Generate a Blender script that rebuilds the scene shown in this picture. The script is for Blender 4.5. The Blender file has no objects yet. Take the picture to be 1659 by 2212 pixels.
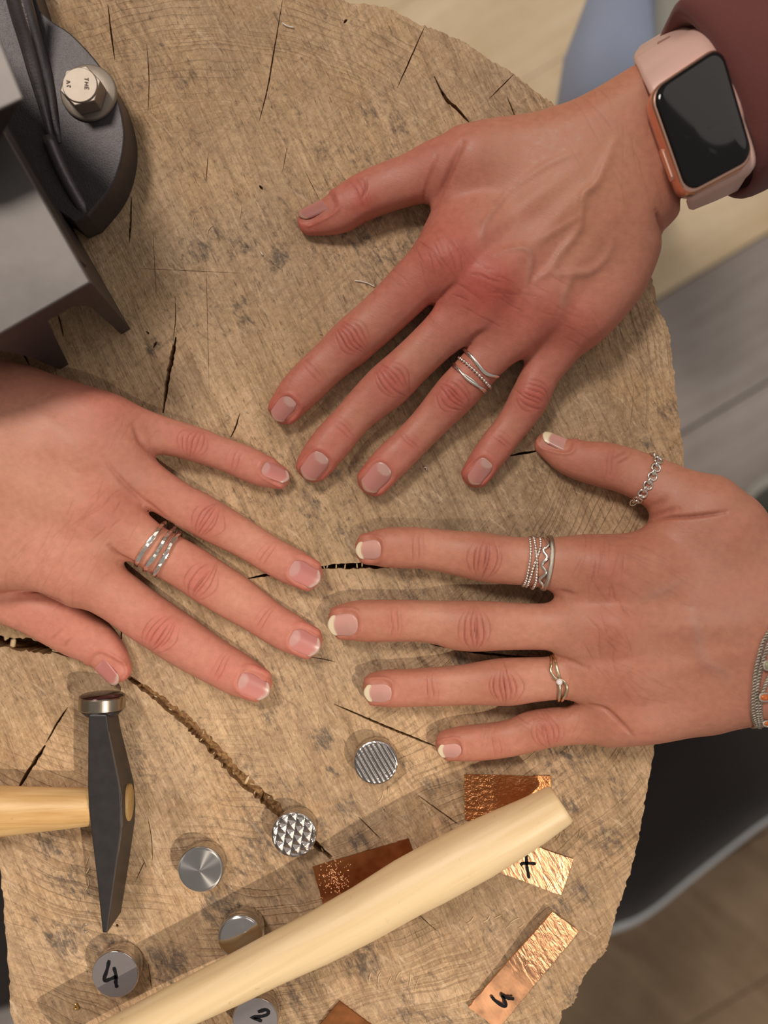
import bpy, bmesh, math, random
import numpy as np
from mathutils import Vector, Matrix
from mathutils.bvhtree import BVHTree
from mathutils.geometry import delaunay_2d_cdt

# ------------------------------------------------------------------ camera, world, lights, exposure
SC = bpy.context.scene
COL = SC.collection
S, H = 0.175e-3, 0.32                      # metres per photo pixel on the stump top, camera height above it
CX, CY = 829.5, 1106.0

cam_d = bpy.data.cameras.new('camera')
cam_d.sensor_fit = 'VERTICAL'; cam_d.sensor_height = 36.0
cam_d.lens = 36.0 * H / (2212 * S)
cam_d.clip_start = 0.01; cam_d.clip_end = 20
cam_d.dof.use_dof = True; cam_d.dof.focus_distance = H - 0.012; cam_d.dof.aperture_fstop = 5.0
cam = bpy.data.objects.new('camera', cam_d); COL.objects.link(cam)
cam.location = (0, 0, H)
SC.camera = cam

world = bpy.data.worlds.new('world'); SC.world = world; world.use_nodes = True
wb = world.node_tree.nodes['Background']
wb.inputs[0].default_value = (1.0, 0.92, 0.85, 1); wb.inputs[1].default_value = 0.23

def area(name, loc, target, size, energy, color):
    d = bpy.data.lights.new(name, 'AREA'); d.shape = 'DISK'; d.size = size; d.energy = energy; d.color = color
    o = bpy.data.objects.new(name, d); COL.objects.link(o); o.location = loc
    o.rotation_euler = (Vector(target) - Vector(loc)).to_track_quat('-Z', 'Y').to_euler(); return o
area('ceiling_lamp', (-0.75, 1.00, 1.75), (0, 0, 0), 0.45, 20.0, (1.0, 0.89, 0.79))
area('far_lamp', (0.9, 1.2, 1.6), (0.1, 0, 0), 1.4, 4.5, (1.0, 0.90, 0.80))
d = bpy.data.lights.new('bench_spot', 'SPOT'); d.energy = 56.0; d.color = (1.0, 0.87, 0.72)
d.spot_size = math.radians(17); d.spot_blend = 1.0; d.shadow_soft_size = 0.010
sp = bpy.data.objects.new('bench_spot', d); COL.objects.link(sp)
sp.location = (0.78, -0.62, 1.30)
sp.rotation_euler = (Vector((-0.055, -0.175, 0)) - sp.location).to_track_quat('-Z', 'Y').to_euler()

SC.view_settings.view_transform = 'Standard'; SC.view_settings.look = 'None'
SC.view_settings.gamma = 1.0; SC.view_settings.use_curve_mapping = False
SC.view_settings.exposure = 0.30

rng = np.random.default_rng(7); random.seed(7)

# ------------------------------------------------------------------ helpers
def P(px, py, z=0.0):
    k = S * (H - z) / H
    return Vector(((px - CX) * k, -(py - CY) * k, z))
def KZ(z): return S * (H - z) / H

def link(o, parent=None):
    COL.objects.link(o)
    if parent is not None:
        o.parent = parent
        if parent.type == 'EMPTY' and o.matrix_parent_inverse is not None:
            o.matrix_parent_inverse = Matrix.Translation(-Vector(parent.location))
    return o
def tag(o, label=None, cat=None, group=None, kind=None):
    if label: o['label'] = label
    if cat: o['category'] = cat
    if group: o['group'] = group
    if kind: o['kind'] = kind
    return o
def empty(name, loc, label, cat, group=None):
    o = bpy.data.objects.new(name, None); o.empty_display_size = 0.01; o.location = loc; COL.objects.link(o)
    return tag(o, label, cat, group)
def mesh_obj(name, verts, faces, mat, parent=None, smooth=True):
    me = bpy.data.meshes.new(name)
    me.from_pydata([tuple(v) for v in verts], [], [tuple(f) for f in faces]); me.validate(); me.update()
    if smooth: me.polygons.foreach_set('use_smooth', [True] * len(me.polygons))
    if mat: me.materials.append(mat)
    return link(bpy.data.objects.new(name, me), parent)
def bm_obj(name, bm, mat, parent=None, smooth=False, bevel=0):
    me = bpy.data.meshes.new(name)
    bmesh.ops.recalc_face_normals(bm, faces=bm.faces)
    bm.to_mesh(me); bm.free()
    if smooth: me.polygons.foreach_set('use_smooth', [True] * len(me.polygons))
    if mat: me.materials.append(mat)
    o = link(bpy.data.objects.new(name, me), parent)
    if bevel:
        m = o.modifiers.new('bevel', 'BEVEL'); m.width = bevel; m.segments = 3; m.limit_method = 'ANGLE'; m.angle_limit = 0.6
    return o
def set_attr_col(me, name, arr):
    a = me.color_attributes.new(name, 'FLOAT_COLOR', 'POINT')
    full = np.ones((len(me.vertices), 4), np.float32); full[:, :3] = arr
    a.data.foreach_set('color', full.ravel())
def set_attr_f(me, name, arr):
    a = me.attributes.new(name, 'FLOAT', 'POINT'); a.data.foreach_set('value', np.asarray(arr, np.float32))

def spline(pts, n):
    """Catmull-Rom through points, n samples."""
    pts = np.asarray(pts, float)
    p = np.vstack([2 * pts[0] - pts[1], pts, 2 * pts[-1] - pts[-2]])
    m = len(pts) - 1
    out = []
    for q in np.linspace(0, m, n):
        i = min(int(q), m - 1); t = q - i
        a, b, c, d_ = p[i], p[i + 1], p[i + 2], p[i + 3]
        out.append(0.5 * (2 * b + (c - a) * t + (2 * a - 5 * b + 4 * c - d_) * t * t + (3 * b - a - 3 * c + d_) * t ** 3))
    return np.array(out)

def tube(path, rad, sides=10, closed=False, ups=None, flat=1.0):
    """verts, faces of a tube; rad scalar or list; flat squashes along the second frame axis."""
    path = [Vector(p) for p in path]; n = len(path)
    rads = [rad] * n if np.isscalar(rad) else list(rad)
    V, F = [], []
    prev = None
    for i, p in enumerate(path):
        a = path[(i - 1) % n] if (closed or i > 0) else p
        b = path[(i + 1) % n] if (closed or i < n - 1) else p
        t = (b - a).normalized()
        if ups is not None: up = Vector(ups[i])
        elif prev is None: up = Vector((0, 0, 1)) if abs(t.z) < 0.9 else Vector((1, 0, 0))
        else: up = prev
        s = t.cross(up).normalized(); up = s.cross(t).normalized(); prev = up
        for k in range(sides):
            th = 2 * math.pi * k / sides
            V.append(p + s * math.cos(th) * rads[i] + up * math.sin(th) * rads[i] * flat)
    m = n if closed else n - 1
    for i in range(m):
        for k in range(sides):
            a = i * sides + k; b = i * sides + (k + 1) % sides
            c = ((i + 1) % n) * sides + (k + 1) % sides; d_ = ((i + 1) % n) * sides + k
            F.append((a, b, c, d_))
    if not closed:
        F.append(tuple(range(sides))[::-1]); F.append(tuple((n - 1) * sides + k for k in range(sides)))
    return V, F
def merge(parts):
    V, F = [], []
    for v, f in parts:
        o = len(V); V += list(v); F += [tuple(i + o for i in q) for q in f]
    return V, F
def uvball(c, r, seg=8, rings=6, sq=(1, 1, 1)):
    V = [Vector(c) + Vector((0, 0, r * sq[2]))]; F = []
    for i in range(1, rings):
        ph = math.pi * i / rings
        for k in range(seg):
            th = 2 * math.pi * k / seg
            V.append(Vector(c) + Vector((r * sq[0] * math.sin(ph) * math.cos(th), r * sq[1] * math.sin(ph) * math.sin(th), r * sq[2] * math.cos(ph))))
    V.append(Vector(c) - Vector((0, 0, r * sq[2])))
    for k in range(seg): F.append((0, 1 + k, 1 + (k + 1) % seg))
    for i in range(rings - 2):
        for k in range(seg):
            a = 1 + i * seg + k; b = 1 + i * seg + (k + 1) % seg
            F.append((a, a + seg, b + seg, b))
    l = len(V) - 1
    for k in range(seg): F.append((l, 1 + (rings - 2) * seg + (k + 1) % seg, 1 + (rings - 2) * seg + k))
    return V, F
def prism(poly, z0, z1):
    """vertical prism of a polygon of Vectors (xy) between z0 and z1."""
    n = len(poly)
    V = [Vector((p[0], p[1], z0)) for p in poly] + [Vector((p[0], p[1], z1)) for p in poly]
    F = [tuple(range(n))[::-1], tuple(range(n, 2 * n))] + [(i, (i + 1) % n, n + (i + 1) % n, n + i) for i in range(n)]
    return V, F
def loft(rings, cap=True):
    V, F = [], []; n = len(rings[0])
    for r in rings: V += [Vector(p) for p in r]
    for i in range(len(rings) - 1):
        for k in range(n):
            F.append((i * n + k, i * n + (k + 1) % n, (i + 1) * n + (k + 1) % n, (i + 1) * n + k))
    if cap:
        F.append(tuple(range(n))[::-1]); F.append(tuple((len(rings) - 1) * n + k for k in range(n)))
    return V, F
def fixed(name, vf, mat, parent=None, smooth=False, bevel=0):
    bm = bmesh.new(); vs = [bm.verts.new(v) for v in vf[0]]
    for f in vf[1]:
        try: bm.faces.new([vs[i] for i in f])
        except ValueError: pass
    return bm_obj(name, bm, mat, parent, smooth, bevel)

# ------------------------------------------------------------------ materials
class M:
    def __init__(s, name):
        s.m = bpy.data.materials.new(name); s.m.use_nodes = True
        s.t = s.m.node_tree; s.b = s.t.nodes['Principled BSDF']
        s.tc = None
    def n(s, typ, **kw):
        nd = s.t.nodes.new(typ)
        for k, v in kw.items():
            if k.startswith('i_'):
                key = k[2:]; key = int(key) if key.isdigit() else key
                s.put(nd.inputs[key], v)
            else: setattr(nd, k, v)
        return nd
    def put(s, sock, v):
        if isinstance(v, bpy.types.NodeSocket): s.t.links.new(v, sock)
        elif isinstance(v, bpy.types.Node): s.t.links.new(v.outputs[0], sock)
        elif hasattr(sock.default_value, '__len__') and not hasattr(v, '__len__'): sock.default_value = [v] * len(sock.default_value)
        elif hasattr(sock.default_value, '__len__') and len(sock.default_value) == 4 and len(v) == 3: sock.default_value = (*v, 1)
        else: sock.default_value = v
    def co(s):
        if not s.tc: s.tc = s.n('ShaderNodeTexCoord').outputs['Object']
        return s.tc
    def mapping(s, scale=(1, 1, 1), rot=0, loc=(0, 0, 0), vec=None):
        a = s.n('ShaderNodeMapping', vector_type='POINT')
        a.inputs['Rotation'].default_value = (0, 0, rot) if np.isscalar(rot) else rot
        s.put(a.inputs['Vector'], vec or s.co())
        b = s.n('ShaderNodeMapping', vector_type='POINT'); b.inputs['Scale'].default_value = scale; b.inputs['Location'].default_value = loc
        s.put(b.inputs['Vector'], a.outputs[0]); return b.outputs[0]
    def noise(s, scale, detail=3, rough=0.55, vec=None, dist=0):
        nd = s.n('ShaderNodeTexNoise'); s.put(nd.inputs['Vector'], vec or s.co())
        nd.inputs['Scale'].default_value = scale; nd.inputs['Detail'].default_value = detail
        nd.inputs['Roughness'].default_value = rough; nd.inputs['Distortion'].default_value = dist
        return nd.outputs['Fac']
    def ramp(s, fac, stops):
        nd = s.n('ShaderNodeValToRGB'); s.put(nd.inputs[0], fac); e = nd.color_ramp.elements
        while len(e) < len(stops): e.new(0.5)
        for el, (p, c) in zip(e, stops):
            el.position = p; el.color = (c, c, c, 1) if np.isscalar(c) else (*c, 1)
        return nd.outputs[0]
    def mix(s, fac, a, b, mode='MIX'):
        nd = s.n('ShaderNodeMix', data_type='RGBA', blend_type=mode)
        s.put(nd.inputs[0], fac); s.put(nd.inputs[6], a); s.put(nd.inputs[7], b); return nd.outputs[2]
    def math(s, op, a, b=0.0, c=None):
        nd = s.n('ShaderNodeMath', operation=op); s.put(nd.inputs[0], a); s.put(nd.inputs[1], b)
        if c is not None: s.put(nd.inputs[2], c)
        return nd.outputs[0]
    def bump(s, h, strength=0.4, dist=0.001):
        nd = s.n('ShaderNodeBump'); nd.inputs['Strength'].default_value = strength; nd.inputs['Distance'].default_value = dist
        s.put(nd.inputs['Height'], h); s.put(s.b.inputs['Normal'], nd.outputs[0]); return nd
    def attr(s, name):
        nd = s.n('ShaderNodeAttribute'); nd.attribute_name = name; return nd
    def set(s, **kw):
        for k, v in kw.items(): s.put(s.b.inputs[k.replace('_', ' ')], v)
        return s

def simple(name, col, rough=0.5, metal=0.0, var=0.12, nscale=120, bump=0.0, bdist=0.0005, **kw):
    m = M(name)
    f = m.noise(nscale, 4)
    c2 = tuple(c * (1 - var) for c in col); c1 = tuple(min(1, c * (1 + var)) for c in col)
    m.set(Base_Color=m.mix(f, c2, c1), Roughness=rough, Metallic=metal, **kw)
    if bump: m.bump(m.noise(nscale * 4, 4), bump, bdist)
    return m.m

# --- sawn end grain
def wood_end():
    m = M('sawn_end_grain')
    wrp = m.noise(9, 3)
    n_big = m.noise(10, 5, 0.62)
    n_mid = m.noise(60, 6, 0.68)
    n_fin = m.noise(420, 5, 0.7)
    ang = math.atan2(-0.90, 0.44)                       # run of the saw marks
    st1 = m.noise(1.0, 5, 0.65, m.mapping(scale=(42, 620, 1), rot=-ang), 1.2)
    st2 = m.noise(1.0, 5, 0.65, m.mapping(scale=(90, 1500, 1), rot=-ang + 0.10), 0.8)
    pore = m.noise(1.0, 4, 0.65, m.mapping(scale=(170, 1000, 1), rot=-ang, loc=(3, 7, 0)), 0.5)
    cross = m.noise(1.0, 4, 0.6, m.mapping(scale=(30, 700, 1), rot=-0.75, loc=(1, 4, 0)), 1.0)     # second saw direction, upper left
    # growth rings: radius from the pith
    pith = P(470, 860)
    sub = m.n('ShaderNodeVectorMath', operation='SUBTRACT'); m.put(sub.inputs[0], m.co()); sub.inputs[1].default_value = pith
    ln = m.n('ShaderNodeVectorMath', operation='LENGTH'); m.put(ln.inputs[0], sub.outputs[0])
    rad = m.math('ADD', ln.outputs['Value'], m.math('MULTIPLY', wrp, 0.03))
    rad = m.math('ADD', rad, m.math('MULTIPLY', n_mid, 0.0022))
    cmb = m.n('ShaderNodeCombineXYZ'); m.put(cmb.inputs[0], m.math('MULTIPLY', rad, 170))
    ring = m.noise(1.0, 3, 0.6, cmb.outputs[0])
    line = m.math('ABSOLUTE', m.math('SUBTRACT', ring, 0.5))
    far = m.ramp(ln.outputs['Value'], [(0.09, 0.05), (0.16, 1.0)])
    n_ringmask = m.math('MULTIPLY', m.ramp(m.noise(22, 4, .65), [(0.40, 0.0), (0.60, 1.0)]), far)
    col = m.ramp(n_big, [(0.30, (0.330, 0.212, 0.106)), (0.45, (0.430, 0.283, 0.148)), (0.60, (0.540, 0.362, 0.196)), (0.75, (0.430, 0.288, 0.156))])
    grey = m.ramp(m.noise(15, 5, 0.62, m.mapping(loc=(2, 5, 1))), [(0.40, 0.0), (0.66, 1.0)])
    col = m.mix(m.math('MULTIPLY', grey, 0.55), col, (0.320, 0.235, 0.148))
    warm = m.ramp(m.noise(26, 5, 0.65, m.mapping(loc=(7, 2, 1))), [(0.52, 0.0), (0.74, 1.0)])
    col = m.mix(m.math('MULTIPLY', warm, 0.5), col, (0.52, 0.300, 0.130))
    col = m.mix(m.math('MULTIPLY', m.ramp(n_mid, [(0.50, 0.0), (0.72, 1.0)]), 0.50), col, (0.235, 0.150, 0.078))
    col = m.mix(m.math('MULTIPLY', m.ramp(st1, [(0.36, 1.0), (0.50, 0.0)]), 0.42), col, (0.205, 0.128, 0.062))
    col = m.mix(m.math('MULTIPLY', m.ramp(cross, [(0.36, 1.0), (0.47, 0.0)]), 0.30), col, (0.215, 0.130, 0.060))
    col = m.mix(m.math('MULTIPLY', m.ramp(st2, [(0.54, 0.0), (0.70, 1.0)]), 0.45), col, (0.56, 0.395, 0.225))
    col = m.mix(m.math('MULTIPLY', m.math('MULTIPLY', m.ramp(line, [(0.006, 1.0), (0.040, 0.0)]), n_ringmask), 0.50), col, (0.225, 0.132, 0.060))
    col = m.mix(m.math('MULTIPLY', m.ramp(n_fin, [(0.50, 0.0), (0.66, 1.0)]), 0.40), col, (0.20, 0.132, 0.075))
    col = m.mix(m.math('MULTIPLY', m.ramp(n_fin, [(0.34, 1.0), (0.46, 0.0)]), 0.40), col, (0.58, 0.41, 0.235))
    col = m.mix(m.math('MULTIPLY', m.ramp(pore, [(0.67, 0.0), (0.80, 1.0)]), 0.55), col, (0.095, 0.062, 0.040))
    col = m.mix(1.0, col, (1.40, 1.43, 1.58), 'MULTIPLY')
    band = m.noise(1.0, 6, 0.68, m.mapping(scale=(13, 120, 1), rot=-ang + 0.05, loc=(4, 1, 7)), 1.4)
    col = m.mix(0.85, col, m.ramp(band, [(0.30, (0.62, 0.58, 0.55)), (0.46, (0.95, 0.94, 0.93)), (0.60, (1.10, 1.10, 1.10)), (0.72, (1.22, 1.22, 1.23))]), 'MULTIPLY')
    rband = m.noise(1.0, 5, 0.66, cmb.outputs[0]); rb2 = m.math('MULTIPLY', m.ramp(rband, [(0.32, 1.0), (0.46, 0.0)]), far)
    col = m.mix(m.math('MULTIPLY', rb2, 0.38), col, (0.80, 0.66, 0.54), 'MULTIPLY')
    grey_zone = m.math('MULTIPLY', m.attr('grey_zone').outputs['Fac'], m.ramp(m.noise(30, 5, 0.65, m.mapping(loc=(5, 9, 2))), [(0.30, 0.45), (0.62, 1.0)]))
    col = m.mix(grey_zone, col, (0.66, 0.70, 0.72), 'MULTIPLY')
    fleck = m.noise(1.0, 3, 0.6, m.mapping(scale=(95, 480, 1), rot=-ang - 0.35, loc=(2, 2, 5)), 0.8)
    col = m.mix(m.math('MULTIPLY', m.ramp(fleck, [(0.62, 0.0), (0.70, 1.0)]), 0.5), col, (0.78, 0.60, 0.41))
    col = m.mix(m.math('MULTIPLY', m.ramp(fleck, [(0.30, 1.0), (0.37, 0.0)]), 0.5), col, (0.27, 0.17, 0.09))
    # rubbed-in grey metal stains
    stain = m.attr('stain').outputs['Fac']
    sn = m.noise(1.0, 6, 0.75, m.mapping(scale=(110, 330, 1), rot=-ang - 0.15), 0.7)
    base_st = m.math('MULTIPLY', m.ramp(m.noise(14, 4, 0.65, m.mapping(loc=(8, 1, 3))), [(0.44, 0.0), (0.66, 1.0)]), 0.50)
    amt = m.math('MAXIMUM', m.math('MULTIPLY', stain, 0.85), base_st)
    thr = m.math('ADD', m.math('ADD', m.math('MULTIPLY', sn, 0.75), m.math('MULTIPLY', n_fin, 0.25)), m.math('MULTIPLY', amt, 0.29))
    col = m.mix(m.math('MULTIPLY', m.ramp(thr, [(0.61, 0.0), (0.75, 1.0)]), 0.74), col, (0.082, 0.074, 0.072))
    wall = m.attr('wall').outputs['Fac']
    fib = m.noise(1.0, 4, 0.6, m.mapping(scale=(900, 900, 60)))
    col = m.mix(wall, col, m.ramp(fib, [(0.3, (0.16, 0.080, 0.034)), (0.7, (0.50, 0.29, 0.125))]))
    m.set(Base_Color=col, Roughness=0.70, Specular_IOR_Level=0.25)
    hsum = m.math('ADD', m.math('MULTIPLY', st1, 0.7), m.math('MULTIPLY', st2, 0.4))
    hsum = m.math('ADD', hsum, m.math('MULTIPLY', n_mid, 0.6))
    hsum = m.math('ADD', hsum, m.math('MULTIPLY', n_fin, 0.5))
    hsum = m.math('SUBTRACT', hsum, m.math('MULTIPLY', m.ramp(pore, [(0.62, 0.0), (0.76, 1.0)]), 0.6))
    hsum = m.math('SUBTRACT', hsum, m.math('MULTIPLY', m.math('MULTIPLY', m.ramp(line, [(0.012, 1.0), (0.030, 0.0)]), n_ringmask), 0.35))
    m.bump(hsum, 0.85, 0.0013)
    return m.m
MAT_WOOD = wood_end()

def board(name, c0, c1, ang, scale=1.0):
    m = M(name)
    v = m.mapping(scale=(6 * scale, 70 * scale, 6), rot=-ang)
    f = m.noise(1.0, 5, 0.6, v, 0.6); g = m.noise(9, 4, 0.6)
    col = m.mix(m.ramp(m.math('ADD', m.math('MULTIPLY', f, 0.4), m.math('MULTIPLY', g, 0.6)), [(0.36, 0.0), (0.64, 1.0)]), c0, c1)
    m.set(Base_Color=col, Roughness=0.6); m.bump(f, 0.3, 0.001)
    return m.m

def skin_mat(name):
    m = M(name)
    base = m.attr('col').outputs['Color']
    mot = m.noise(95, 4, 0.6); fine = m.noise(420, 3, 0.6)
    col = m.mix(m.ramp(mot, [(0.35, 0.0), (0.7, 0.28)]), base, (0.58, 0.20, 0.14), 'MIX')
    col = m.mix(0.55, col, m.ramp(fine, [(0.25, (0.80, 0.76, 0.74)), (0.75, (1.12, 1.12, 1.12))]), 'MULTIPLY')
    vor = m.n('ShaderNodeTexVoronoi', feature='DISTANCE_TO_EDGE'); m.put(vor.inputs['Vector'], m.mapping(scale=(1500, 1500, 1500)))
    vor.inputs['Scale'].default_value = 1.0
    line = m.noise(1.0, 3, 0.6, m.mapping(scale=(300, 1200, 700), rot=0.5), 0.5)
    m.set(Base_Color=col, Roughness=m.ramp(fine, [(0.3, 0.42), (0.7, 0.58)]), Specular_IOR_Level=0.42)
    m.b.inputs['Subsurface Weight'].default_value = 0.14
    m.b.inputs['Subsurface Radius'].default_value = (1.0, 0.35, 0.2)
    m.b.inputs['Subsurface Scale'].default_value = 0.0022
    hh = m.math('ADD', m.math('MULTIPLY', m.math('MINIMUM', vor.outputs['Distance'], 0.25), 0.40), m.math('MULTIPLY', line, 0.55))
    m.bump(hh, 0.36, 0.00035)
    return m.m
MAT_SKIN = skin_mat('skin')

def nail_mat():
    m = M('fingernail')
    base = m.attr('col').outputs['Color']
    m.set(Base_Color=base, Roughness=0.27, Specular_IOR_Level=0.28)
    m.b.inputs['Coat Weight'].default_value = 0.08; m.b.inputs['Coat Roughness'].default_value = 0.15
    m.b.inputs['Subsurface Weight'].default_value = 0.1; m.b.inputs['Subsurface Scale'].default_value = 0.001
    m.bump(m.noise(300, 2), 0.06, 0.0003)
    return m.m
MAT_NAIL = nail_mat()

MAT_SILVER = simple('silver', (0.86, 0.82, 0.76), 0.22, 1.0, 0.06, 800, 0.10, 0.0002)
MAT_SILVER_OLD = simple('worn_silver', (0.60, 0.55, 0.48), 0.30, 1.0, 0.18, 1200, 0.45, 0.0004)
MAT_GOLD = simple('pale_gold', (0.86, 0.75, 0.52), 0.18, 1.0, 0.05, 800)
MAT_STEEL = simple('bright_steel', (0.58, 0.555, 0.53), 0.14, 1.0, 0.05, 300)
MAT_STEEL_BR = simple('brushed_steel', (0.150, 0.138, 0.132), 0.50, 0.6, 0.25, 70, 0.12, 0.0002)
MAT_STEEL_SATIN = simple('satin_steel', (0.25, 0.232, 0.240), 0.55, 0.6, 0.05, 500, 0.08, 0.0002)
MAT_IRON = simple('dark_cast_iron', (0.062, 0.056, 0.060), 0.42, 0.45, 0.30, 420, 0.35, 0.0004)
MAT_IRON_LT = simple('rubbed_cast_iron', (0.105, 0.094, 0.100), 0.40, 0.5, 0.30, 300, 0.3, 0.0004)
MAT_IRON_DK = simple('black_cast_iron', (0.030, 0.025, 0.029), 0.45, 0.4, 0.25, 420, 0.2, 0.0004)
MAT_HAMMER = simple('blackened_steel', (0.050, 0.045, 0.046), 0.40, 0.5, 0.30, 260, 0.10, 0.0003)
MAT_BAND = simple('worn_bright_band', (0.36, 0.31, 0.25), 0.28, 1.0, 0.20, 220)
MAT_ZINC = simple('zinc_plated_steel', (0.30, 0.252, 0.208), 0.46, 0.45, 0.10, 300, 0.10, 0.0002)
MAT_INK = simple('marker_ink', (0.008, 0.008, 0.010), 0.65, 0.0, 0.2, 500, Specular_IOR_Level=0.15)
MAT_BLACK = simple('dark_hole', (0.012, 0.010, 0.010), 0.8)

def copper(name, col, tex=0.0, tscale=700, rough=0.3, dots=False, aniso=False):
    m = M(name)
    f = m.noise(160, 4)
    m.set(Base_Color=m.mix(f, tuple(c * 0.72 for c in col), col), Metallic=1.0, Roughness=m.ramp(f, [(0.3, rough * 0.8), (0.7, rough * 1.3)]))
    if tex:
        msk = m.attr('tex').outputs['Fac']
        if aniso: h = m.noise(1.0, 3, 0.6, m.mapping(scale=(tscale * 0.25, tscale, 1), rot=1.05), 0.6)
        else: h = m.noise(tscale, 3, 0.6)
        m.bump(m.math('MULTIPLY', h, msk), tex, 0.0012)
    return m.m
MAT_COPPER = copper('hammered_copper', (0.82, 0.435, 0.24), 0.50, 620, 0.36, aniso=True)
MAT_COPPER_DK = copper('crumpled_copper', (0.60, 0.27, 0.11), 1.0, 480, 0.34)
MAT_COPPER_RED = copper('tarnished_copper', (0.43, 0.17, 0.065), 0.0, 600, 0.40)

def handle_mat(name, c0, c1, ang):
    m = M(name)
    v = m.mapping(scale=(14, 260, 200), rot=-ang)
    f = m.noise(1.0, 5, 0.6, v, 0.5)
    speck = m.noise(330, 2)
    col = m.mix(m.ramp(f, [(0.26, 0.0), (0.72, 1.0)]), c0, c1)
    col = m.mix(m.math('MULTIPLY', m.ramp(speck, [(0.70, 0.0), (0.78, 1.0)]), 0.35), col, tuple(c * 0.55 for c in c0))
    m.set(Base_Color=col, Roughness=0.42, Specular_IOR_Level=0.4); m.bump(f, 0.12, 0.0005)
    return m.m
MAT_PALE = handle_mat('pale_maple', (0.70, 0.51, 0.275), (0.83, 0.65, 0.40), math.atan2(0.5, 0.87))
MAT_HICK = handle_mat('honey_ash', (0.52, 0.28, 0.09), (0.86, 0.60, 0.29), 0.03)

def cloth(name, col, scale=900, var=0.2):
    m = M(name); f = m.noise(25, 4)
    w = m.noise(scale, 2)
    m.set(Base_Color=m.mix(m.math('ADD', m.math('MULTIPLY', f, 0.7), m.math('MULTIPLY', w, 0.3)), tuple(c * (1 - var) for c in col), tuple(c * (1 + var) for c in col)), Roughness=0.9, Specular_IOR_Level=0.15)
    m.b.inputs['Sheen Weight'].default_value = 0.2
    m.bump(w, 0.25, 0.0004); return m.m
MAT_MAROON = cloth('maroon_jersey', (0.155, 0.052, 0.048))
MAT_DENIM = cloth('light_blue_denim', (0.31, 0.37, 0.51))
MAT_OLIVE = cloth('grey_green_cloth', (0.34, 0.35, 0.31))
MAT_CHAR = cloth('charcoal_cloth', (0.036, 0.030, 0.028))
MAT_SOLE = simple('pale_blue_rubber', (0.86, 0.90, 0.97), 0.6)
MAT_PINK = simple('pink_silicone', (0.66, 0.43, 0.37), 0.42, 0.0, 0.04, 60)
MAT_ROSE = simple('rose_gold', (0.86, 0.52, 0.40), 0.22, 1.0, 0.05, 300)

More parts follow.
